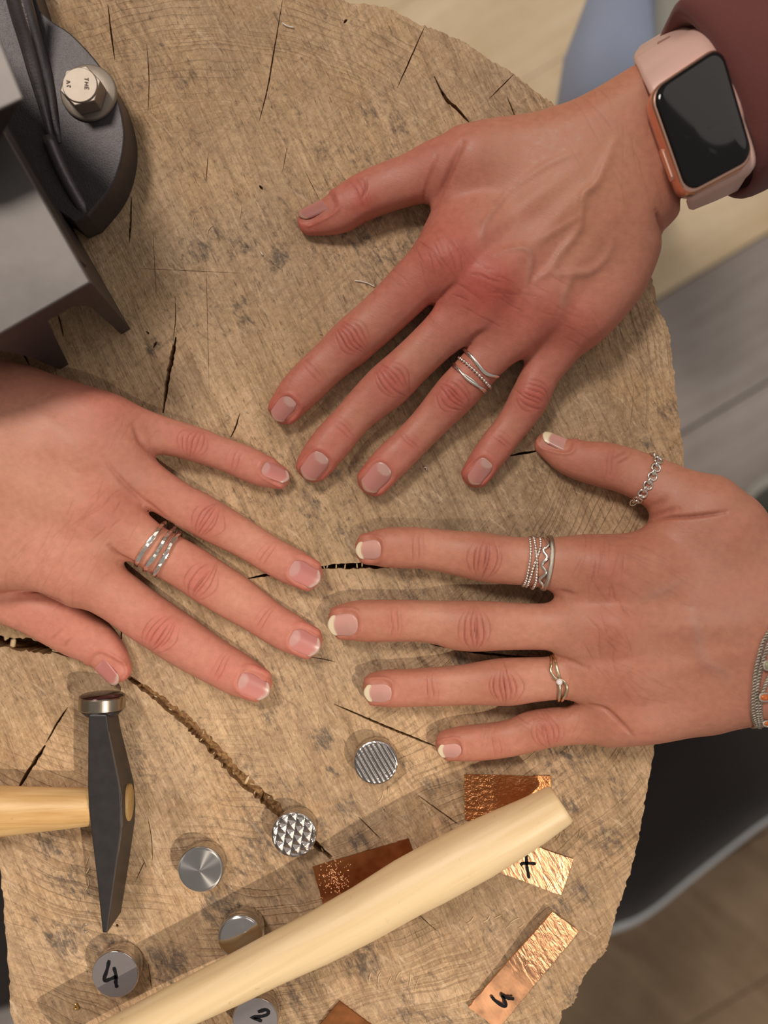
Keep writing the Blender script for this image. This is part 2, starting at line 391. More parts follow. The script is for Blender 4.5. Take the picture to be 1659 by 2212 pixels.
# ------------------------------------------------------------------ tree stump
OUT = [(-40, 1750), (-200, 1450), (-280, 1000), (-240, 500), (-120, 120), (120, -140), (420, -160), (620, -70), (740, 0), (800, 8), (850, 22),
       (905, 52), (955, 70), (1010, 96), (1060, 130), (1110, 160), (1160, 200), (1200, 232), (1290, 350), (1370, 500), (1405, 592), (1424, 668),
       (1446, 715), (1450, 762), (1462, 860), (1470, 930), (1478, 1000), (1478, 1180), (1450, 1400), (1416, 1605), (1402, 1680), (1388, 1760), (1375, 1830),
       (1360, 1890), (1338, 1950), (1322, 2008), (1308, 2055), (1275, 2090), (1252, 2130), (1240, 2165), (1214, 2188), (1200, 2225), (1100, 2330),
       (880, 2420), (560, 2440), (280, 2380), (90, 2280), (28, 2212), (20, 2120), (10, 1990), (0, 1880)]
CRACKS = [  # polyline (photo px), full width px, depth m
    ([(-60, 1376), (20, 1388), (70, 1396), (112, 1408)], 30, .016), ([(110, 1407), (200, 1430), (262, 1450)], 9, .010),
    ([(258, 1450), (330, 1500), (400, 1556), (452, 1606), (520, 1680), (600, 1748), (660, 1805), (716, 1853)], 27, .0050),
    ([(535, 1250), (600, 1238), (690, 1225)], 7, .008), ([(684, 1226), (760, 1222), (842, 1220), (900, 1224)], 16, .014),
    ([(380, 728), (372, 770), (362, 820), (352, 892)], 11, .008), ([(378, 640), (379, 690), (374, 735)], 2.2, .002),
    ([(518, 893), (508, 925), (498, 945)], 4, .004), ([(1098, 985), (1130, 979), (1168, 973)], 6, .006),
    ([(722, 1521), (800, 1555), (850, 1576), (900, 1596), (945, 1614)], 6, .006),
    ([(233, 10), (240, 70), (248, 130)], 4, .003), ([(317, 95), (322, 170), (320, 240)], 2.5, .002),
    ([(612, -10), (592, 110), (578, 190), (560, 262)], 3.5, .003), ([(917, 58), (885, 130), (858, 190)], 3.2, .003),
    ([(938, 165), (962, 212), (988, 235), (1022, 275)], 8, .005), ([(1112, 158), (1085, 185), (1055, 215)], 2.6, .003),
    ([(284, 425), (282, 480), (279, 525)], 5, .003), ([(38, 1705), (75, 1645), (98, 1610)], 10, .006), ([(100, 1604), (122, 1565), (146, 1528)], 5, .005),
    ([(903, 1718), (950, 1752), (992, 1782)], 3.5, .004), ([(774, 1764), (798, 1788), (822, 1812)], 3, .003),
    ([(125, 680), (131, 700), (137, 728)], 5, .004), ([(44, 752), (54, 770), (64, 790)], 5, .004),
    ([(930, 1392), (1050, 1412), (1190, 1424)], 6, .006), ([(319, 1765), (327, 1810), (330, 1862)], 2, .002),
    ([(266, 1335), (262, 1370), (258, 1402)], 6, .006), ([(660, 1418), (700, 1424), (725, 1430)], 2.2, .002),
    ([(890, 1960), (920, 1990), (945, 2012)], 2, .002), ([(1096, 210), (1108, 240), (1116, 262)], 3.5, .003),
    ([(742, 50), (750, 42)], 7, .002), ([(331, 752), (338, 738)], 7, .002), ([(315, 715), (322, 722)], 6, .002),
    ([(250, 2000), (256, 1998)], 8, .006), ([(560, 400), (568, 410)], 7, .002), ([(320, 2080), (328, 2140)], 2, .002),
    ([(292, 1905), (308, 1870), (312, 1862)], 2, .002), ([(620, 320), (610, 372)], 1.6, .001), ([(660, 372), (690, 432)], 2.0, .001),
    ([(445, 560), (452, 850)], 1.2, .0006), ([(300, 580), (520, 590)], 1.3, .0006), ([(330, 500), (338, 640)], 1.3, .0006), ([(450, 330), (445, 395)], 2, .001),
]
def poly_inside(pts, poly):
    x, y = pts[:, 0], pts[:, 1]; ins = np.zeros(len(pts), bool); n = len(poly); j = n - 1
    for i in range(n):
        xi, yi = poly[i]; xj, yj = poly[j]
        c = ((yi > y) != (yj > y)) & (x < (xj - xi) * (y - yi) / (yj - yi + 1e-12) + xi)
        ins ^= c; j = i
    return ins
STAINS = [(430, 540, 45, .8), (520, 660, 22, .8), (700, 1600, 30, 1.0), (715, 1670, 22, .9), (750, 1740, 28, 1.0), (775, 1815, 24, 1.0), (995, 1420, 30, 1.0),
          (560, 480, 30, .6), (600, 560, 34, .9), (530, 690, 20, .9), (330, 745, 22, .9), (110, 1820, 60, .7), (160, 1900, 70, .65), (140, 2030, 60, .8), (250, 2060, 60, .8),
          (300, 1640, 90, .5), (470, 1760, 60, .5), (880, 1260, 60, .6), (860, 1650, 30, .8), (930, 1690, 30, .7), (1120, 1430, 60, .5), (840, 1320, 60, .5),
          (900, 770, 60, .4), (500, 1400, 60, .45), (380, 1560, 50, .45), (480, 1960, 60, .9), (360, 2080, 50, 1.0), (870, 1880, 40, .5), (680, 1420, 60, .5), (1310, 1820, 60, .7),
          (1260, 1930, 40, .7), (1220, 1960, 30, .8), (1060, 2010, 60, .6), (790, 2080, 50, .8), (640, 2150, 50, .7), (1260, 2150, 40, .9), (1230, 1740, 30, .9), (1150, 2100, 60, .6),
          (800, 250, 60, .5), (860, 270, 40, .6), (430, 1660, 50, .4), (560, 1700, 40, .3), (1440, 880, 40, .6), (1400, 960, 30, .6), (940, 480, 40, .4), (1100, 190, 40, .4)]
def build_stump():
    r = np.random.default_rng(3)
    # jagged outline
    o = []
    n = len(OUT)
    sp_ = spline(OUT + [OUT[0]], n * 10)[:-1]
    for q in sp_: o.append(q + r.normal(0, 1.3, 2))
    outline = np.array(o)
    verts = [tuple(q) for q in outline]; edges = [(i, (i + 1) % len(outline)) for i in range(len(outline))]
    cpolys = []
    for pts, wd, dep in CRACKS:
        L = sum(math.dist(a, b) for a, b in zip(pts, pts[1:]))
        ns = max(4, int(L / 7)); c = spline(pts, ns)
        left, right = [], []
        for i in range(ns):
            t = i / (ns - 1); a = c[max(i - 1, 0)]; b = c[min(i + 1, ns - 1)]
            d_ = (b - a) / (np.linalg.norm(b - a) + 1e-9); nn = np.array([-d_[1], d_[0]])
            prof = max(0.12, math.sin(math.pi * min(max(t, .02), .98)) ** 0.45)
            left.append(c[i] + nn * wd * .5 * prof * r.uniform(.65, 1.15)); right.append(c[i] - nn * wd * .5 * prof * r.uniform(.65, 1.15))
        poly = np.array(left + right[::-1]); cpolys.append((poly, dep))
        k = len(verts); verts += [tuple(q) for q in poly]; edges += [(k + i, k + (i + 1) % len(poly)) for i in range(len(poly))]
    # interior points for the stain attribute
    gx, gy = np.meshgrid(np.arange(-280, 1490, 13.0), np.arange(-160, 2450, 13.0))
    g = np.stack([gx.ravel(), gy.ravel()], 1) + r.uniform(-3, 3, (gx.size, 2)); g = g[poly_inside(g, outline)]
    verts += [tuple(q) for q in g]
    res = delaunay_2d_cdt([Vector(v) for v in verts], edges, [], 0, 1e-4)
    v2 = np.array([tuple(v) for v in res[0]]); tri = np.array([f for f in res[2] if len(f) == 3])
    cen = v2[tri].mean(1)
    ino = poly_inside(cen, outline)
    ci = np.full(len(tri), -1)
    for k, (poly, dep) in enumerate(cpolys):
        lo, hi = poly.min(0), poly.max(0)
        s_ = np.where(((cen >= lo) & (cen <= hi)).all(1))[0]
        if len(s_): ins = poly_inside(cen[s_], poly); ci[s_[ins]] = k
    top = ino & (ci < 0); crk = ino & (ci >= 0)
    V = [tuple(P(q[0], q[1], 0)) for q in v2]; F = [tuple(t) for t in tri[top]]
    wall = [0.0] * len(V)
    fmat = []
    # crack floors
    cmap = {}
    def low(i, dep):
        if i not in cmap:
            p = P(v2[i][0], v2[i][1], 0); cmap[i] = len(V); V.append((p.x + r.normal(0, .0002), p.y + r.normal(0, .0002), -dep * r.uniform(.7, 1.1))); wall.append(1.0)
        return cmap[i]
    for t, k in zip(tri[crk], ci[crk]): F.append(tuple(low(i, cpolys[k][1]) for i in t))
    topedges = {}
    for t in tri[top]:
        for a, b in ((t[0], t[1]), (t[1], t[2]), (t[2], t[0])): topedges[(a, b)] = 1
    rimmap = {}
    def rim(i):
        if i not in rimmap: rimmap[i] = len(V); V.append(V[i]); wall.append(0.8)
        return rimmap[i]
    side = []
    for t in tri[crk]:
        for a, b in ((t[0], t[1]), (t[1], t[2]), (t[2], t[0])):
            if (b, a) in topedges: F.append((rim(a), rim(b), cmap[b], cmap[a])[::-1])
    # outer wall
    levels = [(-.004, 1.0), (-.03, 1.0), (-.12, 1.0), (-.46, 1.03)]
    bd = [e for e in topedges if (e[1], e[0]) not in topedges]
    cedge = set()
    for t in tri[crk]:
        for a, b in ((t[0], t[1]), (t[1], t[2]), (t[2], t[0])): cedge.add((a, b))
    omap = {}
    def ov(i, l):
        if (i, l) not in omap:
            p = V[i]; z, sc_ = levels[l]; omap[(i, l)] = len(V)
            V.append((p[0] * sc_, p[1] * sc_, z)); wall.append(0.0)
        return omap[(i, l)]
    for a, b in bd:
        if (b, a) in cedge: continue
        prev = (a, b)
        for l in range(len(levels)):
            q = (ov(a, l), ov(b, l)); F.append((prev[1], prev[0], q[0], q[1])); prev = q
    me = bpy.data.meshes.new('tree_stump'); me.from_pydata(V, [], F); me.update()
    stain = np.zeros(len(V)); xy = np.array(V)[:, :2]
    for px, py, sg, a in STAINS:
        p = P(px, py); stain = np.maximum(stain, a * np.exp(-((xy[:, 0] - p.x) ** 2 + (xy[:, 1] - p.y) ** 2) / (2 * (sg * S * .75) ** 2)))
    gr = np.zeros(len(V))  # greyer, darker wood zones, strongest around the middle of the top
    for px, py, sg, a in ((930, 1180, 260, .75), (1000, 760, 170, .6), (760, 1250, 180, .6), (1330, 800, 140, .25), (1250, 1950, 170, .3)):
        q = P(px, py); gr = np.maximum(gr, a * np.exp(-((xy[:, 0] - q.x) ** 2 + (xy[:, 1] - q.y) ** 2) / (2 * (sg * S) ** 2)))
    set_attr_f(me, 'grey_zone', gr)
    set_attr_f(me, 'stain', stain); set_attr_f(me, 'wall', wall)
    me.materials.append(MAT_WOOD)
    o = link(bpy.data.objects.new('tree_stump', me))
    tag(o, 'sawn tree stump used as workbench, cracked pale end grain', 'stump')
    # loose fibres: pale slivers in the checks and dent edges
    parts = []
    def sliver(p, ang, ln, w, z=0.0002, bend=0.0):
        c, s_ = math.cos(ang), math.sin(ang); pts = []
        for t in np.linspace(-.5, .5, 5):
            b = bend * (0.25 - t * t) * ln
            pts.append(Vector((p.x + c * t * ln - s_ * b, p.y + s_ * t * ln + c * b, z + w * .3)))
        parts.append(tube(pts, [w * .12, w * .5, w * .5, w * .5, w * .1], 5, flat=.5))
    for k in range(22):                                            # along the big check
        t = r.uniform(0, 1); c = spline(CRACKS[2][0], 60)[int(t * 59)] + r.normal(0, 7, 2)
        sliver(P(c[0], c[1]), r.uniform(0, math.pi), r.uniform(.0008, .0022), r.uniform(.0002, .0005), r.uniform(-.002, -.0003))
    for px, py in [(707, 1222), (726, 1224), (771, 1222), (782, 1219), (700, 1226), (745, 1224)]:
        sliver(P(px, py), math.pi / 2 + r.normal(0, .2), .0022, .0005, -.0008)
    sliver(P(534, 1684), 1.1, .0036, .0012, .0002)
    for a, b in [((10, 1372), 1.2), ((22, 1392), 1.4)]: sliver(P(*a), b, .005, .0022, -.003)
    cl = [(1015, 1987), (1050, 1983), (1075, 1980), (1112, 1990), (1100, 2000), (1125, 1998), (800, 2110), (822, 2112), (842, 2118), (862, 2108), (884, 2116), (900, 2125),
          (1205, 1800), (1180, 1905), (1250, 1800), (820, 1720), (838, 1712), (420, 480), (455, 500), (520, 460), (190, 1880), (185, 1910), (180, 1940), (190, 1860)]
    for px, py in cl:
        sliver(P(px, py), r.uniform(.4, .8) if px > 700 and py > 1950 and px > 950 else r.uniform(1.0, 1.5), r.uniform(.003, .006), r.uniform(.0003, .0006), .0001, r.uniform(-.9, .9))
    V_, F_ = merge(parts)
    f = mesh_obj('wood_fibres', V_, F_, simple('pale_wood_fibre', (0.62, 0.46, 0.27), 0.7), o); f['kind'] = 'stuff'
build_stump()

# ------------------------------------------------------------------ floor of boards
ZF = -0.46
floor_o = mesh_obj('floor', [Vector((-3, -3, ZF - .02)), Vector((3, -3, ZF - .02)), Vector((3, 3, ZF - .02)), Vector((-3, 3, ZF - .02))], [(0, 1, 2, 3)],
                   board('floor_gap', (0.05, 0.04, 0.03), (0.09, 0.07, 0.05), 0.5), None, False)
floor_o['kind'] = 'structure'
def build_floor():
    ang = math.atan2(140, 234)                                    # boards run up to the right
    d_ = Vector((math.cos(ang), math.sin(ang), 0)); nn = Vector((d_.y, -d_.x, 0))   # nn points down right
    org = P(1430, 640, ZF)
    cols = {'beige': board('beige_floorboard', (0.60, 0.45, 0.265), (0.80, 0.66, 0.46), ang), 'grey': board('grey_floorboard', (0.265, 0.23, 0.205), (0.42, 0.385, 0.37), ang),
            'brown': board('brown_floorboard', (0.20, 0.125, 0.065), (0.40, 0.28, 0.175), ang + 1.9)}
    wd = .118
    for k in range(-9, 12):
        key = 'beige' if k < 0 else ('grey' if k < 3 else 'brown')
        gp = .0002 if k < 0 else .0009; a = k * wd + gp; b = (k + 1) * wd - gp
        p = [org + nn * a - d_ * 2.2, org + nn * b - d_ * 2.2, org + nn * b + d_ * 2.2, org + nn * a + d_ * 2.2]
        fixed('plank', prism([(q.x, q.y) for q in p], ZF - .02, ZF), cols[key], floor_o, False, .001)
build_floor()
MAT_WALL = simple('plaster_wall', (0.62, 0.55, 0.47), 0.8, 0, .06, 3)
for nm, vf in (('wall_north', prism([(-3, 2.6), (3, 2.6), (3, 2.7), (-3, 2.7)], ZF - .02, 2.2)), ('wall_west', prism([(-2.7, -3), (-2.6, -3), (-2.6, 2.6), (-2.7, 2.6)], ZF - .02, 2.2))):
    fixed(nm, vf, MAT_WALL)['kind'] = 'structure'

# ------------------------------------------------------------------ hands
def smin(a, b, k):
    h = np.clip(.5 + .5 * (b - a) / k, 0, 1); return b + (a - b) * h - k * h * (1 - h)
def sstep(a, b, x):
    t = np.clip((x - a) / (b - a), 0, 1); return t * t * (3 - 2 * t)
def surface_nets(D, org, h):
    ins = D < 0
    nx, ny, nz = D.shape
    c = np.zeros((nx - 1, ny - 1, nz - 1), np.int8)
    for i in (0, 1):
        for j in (0, 1):
            for k in (0, 1): c += ins[i:nx - 1 + i, j:ny - 1 + j, k:nz - 1 + k]
    act = np.argwhere((c > 0) & (c < 8))
    idx = np.full(c.shape, -1, np.int32); idx[tuple(act.T)] = np.arange(len(act))
    pos = np.zeros((len(act), 3)); cnt = np.zeros(len(act))
    cor = [(0, 0, 0), (1, 0, 0), (0, 1, 0), (1, 1, 0), (0, 0, 1), (1, 0, 1), (0, 1, 1), (1, 1, 1)]
    for a in range(8):
        for b in range(a + 1, 8):
            ca, cb = np.array(cor[a]), np.array(cor[b])
            if np.abs(ca - cb).sum() != 1: continue
            va = D[tuple((act + ca).T)]; vb = D[tuple((act + cb).T)]
            m = (va < 0) != (vb < 0); t = np.where(m, va / np.where(m, va - vb, 1), 0)
            pos[m] += (ca + (cb - ca) * t[:, None])[m]; cnt[m] += 1
    V = (act + pos / cnt[:, None]) * h + org
    Q = []
    for ax in range(3):
        o1, o2 = [(1, 2), (2, 0), (0, 1)][ax]
        sl0 = [slice(1, -1)] * 3; sl1 = [slice(1, -1)] * 3; sl0[ax] = slice(0, -1); sl1[ax] = slice(1, None)
        A = ins[tuple(sl0)]; B = ins[tuple(sl1)]
        e = np.argwhere(A != B); offs = np.ones(3, int); offs[ax] = 0
        sgn = A[tuple(e.T)]; e = e + offs
        d1 = np.zeros(3, int); d1[o1] = 1; d2 = np.zeros(3, int); d2[o2] = 1
        q = np.stack([idx[tuple((e - d1 - d2).T)], idx[tuple((e - d2).T)], idx[tuple(e.T)], idx[tuple((e - d1).T)]], 1)
        q[~sgn] = q[~sgn][:, ::-1]; Q.append(q)
    Q = np.vstack(Q); Q = Q[(Q >= 0).all(1)]
    return V, Q
def edges_of(Q):
    e = np.vstack([Q[:, [0, 1]], Q[:, [1, 2]], Q[:, [2, 3]], Q[:, [3, 0]]]); return np.sort(e, 1)
def smooth_mesh(V, Q, it, lam=.5):
    e = np.unique(edges_of(Q), axis=0); n = len(V)
    deg = np.bincount(e.ravel(), minlength=n)
    for _ in range(it):
        acc = np.stack([np.bincount(e[:, 0], V[e[:, 1], c], n) + np.bincount(e[:, 1], V[e[:, 0], c], n) for c in range(3)], 1)
        V = V + lam * (acc / np.maximum(deg, 1)[:, None] - V)
    return V
def subdivide(V, Q):
    e = edges_of(Q); u, inv = np.unique(e, axis=0, return_inverse=True); inv = inv.reshape(4, -1)
    n, m = len(V), len(u); em = (V[u[:, 0]] + V[u[:, 1]]) / 2; fc = V[Q].mean(1)
    V2 = np.vstack([V, em, fc]); f = n + m + np.arange(len(Q))
    a, b, c, d_ = Q.T; ab, bc, cd, da = (n + inv[i] for i in range(4))
    return V2, np.vstack([np.stack([a, ab, f, da], 1), np.stack([ab, b, bc, f], 1), np.stack([f, bc, c, cd], 1), np.stack([da, f, cd, d_], 1)])
def mesh_normals(V, Q):
    nrm = np.cross(V[Q[:, 2]] - V[Q[:, 0]], V[Q[:, 3]] - V[Q[:, 1]])
    N = np.zeros_like(V)
    for k in range(4):
        for c in range(3): N[:, c] += np.bincount(Q[:, k], nrm[:, c], len(V))
    return N / (np.linalg.norm(N, axis=1, keepdims=True) + 1e-12)

class Finger:
    def __init__(s, name, st, lift=.005, hr=.86, lift_end=1.0, tip_h=.80):
        s.name = name
        tip = st[0]; body = st[1:]
        L = np.array([math.dist(body[0][:2], q[:2]) for q in body]); fr = np.clip(L / (L[-1] * lift_end), 0, 1)
        rows = []
        for (x, y, hw), f in zip(body, fr):
            w = hw * S * .965; h = w * (tip_h + (hr - tip_h) * min(1, f * 4)); zc = h * .93 + lift * sstep(.2, 1, f)
            w = hw * KZ(zc); p = P(x, y, zc)
            rows.append((p.x, p.y, zc, w, h))
        p0 = P(tip[0], tip[1], rows[0][2])
        s.L = math.hypot(p0.x - rows[0][0], p0.y - rows[0][1])
        rows = np.array(rows)
        n = max(40, int(np.sum(np.linalg.norm(np.diff(rows[:, :2], axis=0), axis=1)) / .0007))
        d_ = spline(rows, n); s.c = d_[:, :2]; s.zc, s.w, s.h = d_[:, 2], d_[:, 3], d_[:, 4]
        T = np.gradient(s.c, axis=0); T /= np.linalg.norm(T, axis=1, keepdims=True)
        for _ in range(6): T[1:-1] = (T[:-2] + 2 * T[1:-1] + T[2:]) / 4
        T /= np.linalg.norm(T, axis=1, keepdims=True); s.T = T; s.N = np.stack([-T[:, 1], T[:, 0]], 1)
        s.arc = np.concatenate([[0], np.cumsum(np.linalg.norm(np.diff(s.c, axis=0), axis=1))])
    def local(s, xy):
        """arc position (from tip station), lateral offset, overflow past tip / base, index"""
        out = np.empty(len(xy), int)
        for i in range(0, len(xy), 20000):
            q = xy[i:i + 20000]; out[i:i + 20000] = ((q[:, None, :] - s.c[None]) ** 2).sum(2).argmin(1)
        d_ = xy - s.c[out]; a = (d_ * s.T[out]).sum(1); u = (d_ * s.N[out]).sum(1)
        t = s.arc[out] + a
        return t, u
    def at(s, t):
        f = lambda arr: np.interp(t, s.arc, arr)
        return f(s.zc), f(s.w), f(s.h)
    def axis(s, px, py):
        """3D axis point nearest to a photo pixel, with side/dir vectors"""
        z = .01
        for _ in range(3):
            p = P(px, py, z); t, u = s.local(np.array([[p.x, p.y]])); z = float(s.at(np.clip(t, 0, s.arc[-1]))[0][0])
        t = float(t[0]); tc = min(max(t, 0), s.arc[-1]); i = int(np.argmin(abs(s.arc - tc)))
        c = s.c[i] + s.T[i] * (t - s.arc[i])
        return Vector((c[0], c[1], z)), Vector((*s.T[i], 0)), Vector((*s.N[i], 0)), float(s.w[i]), float(s.h[i]), float(u[0])

def pxpath(pts, z=.02): return np.array([tuple(P(x, y, z))[:2] for x, y in pts])
def seg_dist(xy, pts):
    d_ = np.full(len(xy), 1e9); tt = np.zeros(len(xy)); acc = 0; tot = sum(np.linalg.norm(b - a) for a, b in zip(pts, pts[1:]))
    for a, b in zip(pts, pts[1:]):
        ab = b - a; l = np.linalg.norm(ab); t = np.clip(((xy - a) @ ab) / (l * l), 0, 1)
        q = np.linalg.norm(xy - a - t[:, None] * ab, axis=1); m = q < d_; d_[m] = q[m]; tt[m] = (acc + t[m] * l) / tot; acc += l
    return d_, tt

def build_hand(spec):
    g = .0009
    F = [Finger(*a[:2], **(a[2] if len(a) > 2 else {})) for a in spec['fingers']]
    poly = spline(spec['palm'] + [spec['palm'][0]], len(spec['palm']) * 6)[:-1]
    hq = np.array(spec['heights'], float); wq = np.exp(-((poly[:, None, :] - hq[None, :, :2]) ** 2).sum(2) / (2 * 90. ** 2)) + 1e-9
    pz = np.clip(.00060 * (wq * hq[:, 2]).sum(1) / wq.sum(1), .011, .025)
    poly = np.array([tuple(P(q[0], q[1], z))[:2] for q, z in zip(poly, pz)])
    lo = np.minimum(poly.min(0), np.min([f.c.min(0) for f in F], 0)) - .016
    hi = np.maximum(poly.max(0), np.max([f.c.max(0) for f in F], 0)) + .016
    zlo, zhi = -.016, .056
    X = np.arange(lo[0], hi[0], g); Y = np.arange(lo[1], hi[1], g); Z = np.arange(zlo, zhi, g).astype(np.float32)
    gx, gy = np.meshgrid(X, Y, indexing='ij'); xy = np.stack([gx.ravel(), gy.ravel()], 1); shp = gx.shape
    # palm signed distance in plan
    d2, _ = seg_dist(xy, list(poly) + [poly[0]]); d2[poly_inside(xy, poly)] *= -1; d2 = d2.reshape(shp)
    hp = np.array([(*tuple(P(x, y, zt * 1e-3))[:2], zt * 1e-3, zb * 1e-3) for x, y, zt, zb in spec['heights']])
    w = np.exp(-((xy[:, None, :] - hp[None, :, :2]) ** 2).sum(2) / (2 * .014 ** 2)) + 1e-9
    zt = ((w * hp[:, 2]).sum(1) / w.sum(1)).reshape(shp).astype(np.float32); zb = ((w * hp[:, 3]).sum(1) / w.sum(1)).reshape(shp).astype(np.float32)
    cz = (zt + zb) / 2; hh = (zt - zb) / 2; r = np.minimum(hh * .92, .0125)
    a = (d2 + r)[:, :, None].astype(np.float32); b = np.abs(Z[None, None] - cz[:, :, None]) - (hh - r)[:, :, None]
    D = np.minimum(np.maximum(a, b), 0) + np.sqrt(np.maximum(a, 0) ** 2 + np.maximum(b, 0) ** 2) - r[:, :, None]
    palm = D.copy(); zero = spec.get('ground', 0.0)
    maps = []
    for f in F:
        t, u = f.local(xy); maps.append((t.reshape(shp), u.reshape(shp)))
        zc, fw, fh = f.at(np.clip(t, 0, f.arc[-1]))
        s_ = np.where(t < 0, -t / f.L, np.where(t > f.arc[-1], (t - f.arc[-1]) / fw, 0))
        A = (np.abs(u / fw) ** 2.25 + np.abs(s_) ** 2.1).reshape(shp).astype(np.float32)
        zc, fw, fh = (q.reshape(shp).astype(np.float32) for q in (zc, fw, fh))
        q = (A[:, :, None] + np.abs((Z[None, None] - zc[:, :, None]) / fh[:, :, None]) ** 2.25) ** (1 / 2.25)
        d_ = (q - 1) * np.minimum(fw, fh)[:, :, None]
        D = np.minimum(D, smin(d_, palm, spec.get('k', {}).get(f.name, .006)))
        if spec.get('fk'): D = smin(D, d_, .001)
    if zero is not None: 
        gnd = (zero + .0002 - Z)[None, None].astype(np.float32)
        if spec.get('over'):                                       # beyond the stump edge nothing presses the hand flat
            ed = spec['over']; m = sstep(ed[0], ed[1], gx).astype(np.float32); gnd = gnd - m[:, :, None] * .05
        D = np.maximum(D, gnd)
    V, Q = surface_nets(D, np.array([X[0], Y[0], Z[0]]), g)
    V = smooth_mesh(V, Q, 3); V, Q = subdivide(V, Q); V = smooth_mesh(V, Q, 3)
    N = mesh_normals(V, Q)
    xy = V[:, :2]; n = len(V)
    up = np.clip(N[:, 2] * 1.3, 0, 1)
    def samp(arr):
        fx = np.clip((xy[:, 0] - X[0]) / g, 0, shp[0] - 1.001); fy = np.clip((xy[:, 1] - Y[0]) / g, 0, shp[1] - 1.001)
        i, j = fx.astype(int), fy.astype(int); a_, b_ = fx - i, fy - j
        return arr[i, j] * (1 - a_) * (1 - b_) + arr[i + 1, j] * a_ * (1 - b_) + arr[i, j + 1] * (1 - a_) * b_ + arr[i + 1, j + 1] * a_ * b_
    disp = np.zeros(n); red = np.zeros(n); crease = np.zeros(n); vein = np.zeros(n); pale = np.zeros(n)
    rr = np.random.default_rng(spec.get('seed', 1))
    ph = rr.uniform(0, 6, 8)
    wob = .00016 * (np.sin(xy[:, 0] * 520 + ph[0] + 2 * np.sin(xy[:, 1] * 310 + ph[1])) + np.sin(xy[:, 1] * 610 + ph[2] + 2 * np.sin(xy[:, 0] * 270 + ph[3])))
    def ln(coord, at, wd): return np.exp(-((coord - at) / wd) ** 2)
    for f, (tm, um) in zip(F, maps):
        jt = spec['joints'].get(f.name, {})
        t = samp(tm); u = samp(um); zc, fw, fh = f.at(np.clip(t, 0, f.arc[-1])); un = u / fw
        onf = (np.abs(un) < 1.25) & (t > -f.L * 1.5) & (t < f.arc[-1])
        tl = f.at(0)[1]
        red += onf * np.exp(-np.clip(t, 0, None) / .009) * .45                        # fingertip flush
        for kind in ('pip', 'dip'):
            if kind not in jt: continue
            x, y = jt[kind]; p = f.axis(x, y); t0 = np.interp(0, [0], [0]); q = P(x, y, .01)
            t0 = float(f.local(np.array([[q.x, q.y]]))[0][0])
            a_ = t - t0 + wob
            amp = jt.get('amp', 1.0)
            if kind == 'pip':
                env = np.exp(-(a_ / .0062) ** 2) * np.exp(-(un / .72) ** 4) * onf
                red += env * .82; disp += env * .00045 * up
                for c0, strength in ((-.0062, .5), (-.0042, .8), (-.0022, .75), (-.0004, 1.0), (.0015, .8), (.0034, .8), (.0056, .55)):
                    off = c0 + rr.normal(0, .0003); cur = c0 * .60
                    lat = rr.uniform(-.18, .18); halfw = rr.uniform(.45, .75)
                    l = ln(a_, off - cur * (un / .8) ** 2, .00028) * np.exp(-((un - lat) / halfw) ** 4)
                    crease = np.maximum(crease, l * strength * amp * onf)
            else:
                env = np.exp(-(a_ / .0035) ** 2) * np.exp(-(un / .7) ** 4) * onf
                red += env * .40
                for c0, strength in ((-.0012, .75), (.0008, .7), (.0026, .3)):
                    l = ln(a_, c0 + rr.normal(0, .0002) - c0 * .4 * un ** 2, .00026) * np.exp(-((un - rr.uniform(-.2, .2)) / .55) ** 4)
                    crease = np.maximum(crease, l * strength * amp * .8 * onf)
        # faint rings all the way along
        fr = .5 + .5 * np.sin((t + wob * 1.5) * 2 * math.pi / .0017 + 1.5 * np.sin(un * 2 + ph[4]))
        if 'pip' in jt:
            near = np.exp(-((t - t0) / .014) ** 2) if kind == 'pip' else 0
        pale += onf * np.exp(-((un) / .5) ** 2) * .0
    for (x, y, sg, a_) in spec.get('knuckles', []):
        p = P(x, y, .022); q = np.exp(-((xy[:, 0] - p.x) ** 2 + (xy[:, 1] - p.y) ** 2) / (2 * (sg * S * .93) ** 2))
        red += q * a_ * .95; disp += q * .0010 * up
    for (x, y, sg, h_) in spec.get('bumps', []):
        p = P(x, y, .022); disp += h_ * 1e-3 * up * np.exp(-((xy[:, 0] - p.x) ** 2 + (xy[:, 1] - p.y) ** 2) / (2 * (sg * S * .93) ** 2))
    for pts, wd, h_ in spec.get('tendons', []):
        d_, tt = seg_dist(xy, list(pxpath(pts, .027))); disp += h_ * 1e-3 * up * np.exp(-(d_ / (wd * S)) ** 2) * np.sin(math.pi * np.clip(tt, .06, .94)) ** .6
    for pts, wd, h_ in spec.get('veins', []):
        d_, tt = seg_dist(xy, list(spline(pxpath(pts, .028), 40))); e_ = np.exp(-(d_ / (wd * S)) ** 2) * np.sin(math.pi * np.clip(tt, .04, .96)) ** .5 * up
        disp += h_ * 1e-3 * e_; vein = np.maximum(vein, e_)
    for pts, wd, dp, st in spec.get('folds', []):
        d_, tt = seg_dist(xy, list(spline(pxpath(pts, .02), 30))); e_ = np.exp(-(d_ / (wd * S)) ** 2) * np.sin(math.pi * np.clip(tt, .05, .95)) ** .5
        disp -= dp * 1e-3 * e_ * np.clip(N[:, 2] + .3, 0, 1); crease = np.maximum(crease, e_ * st)
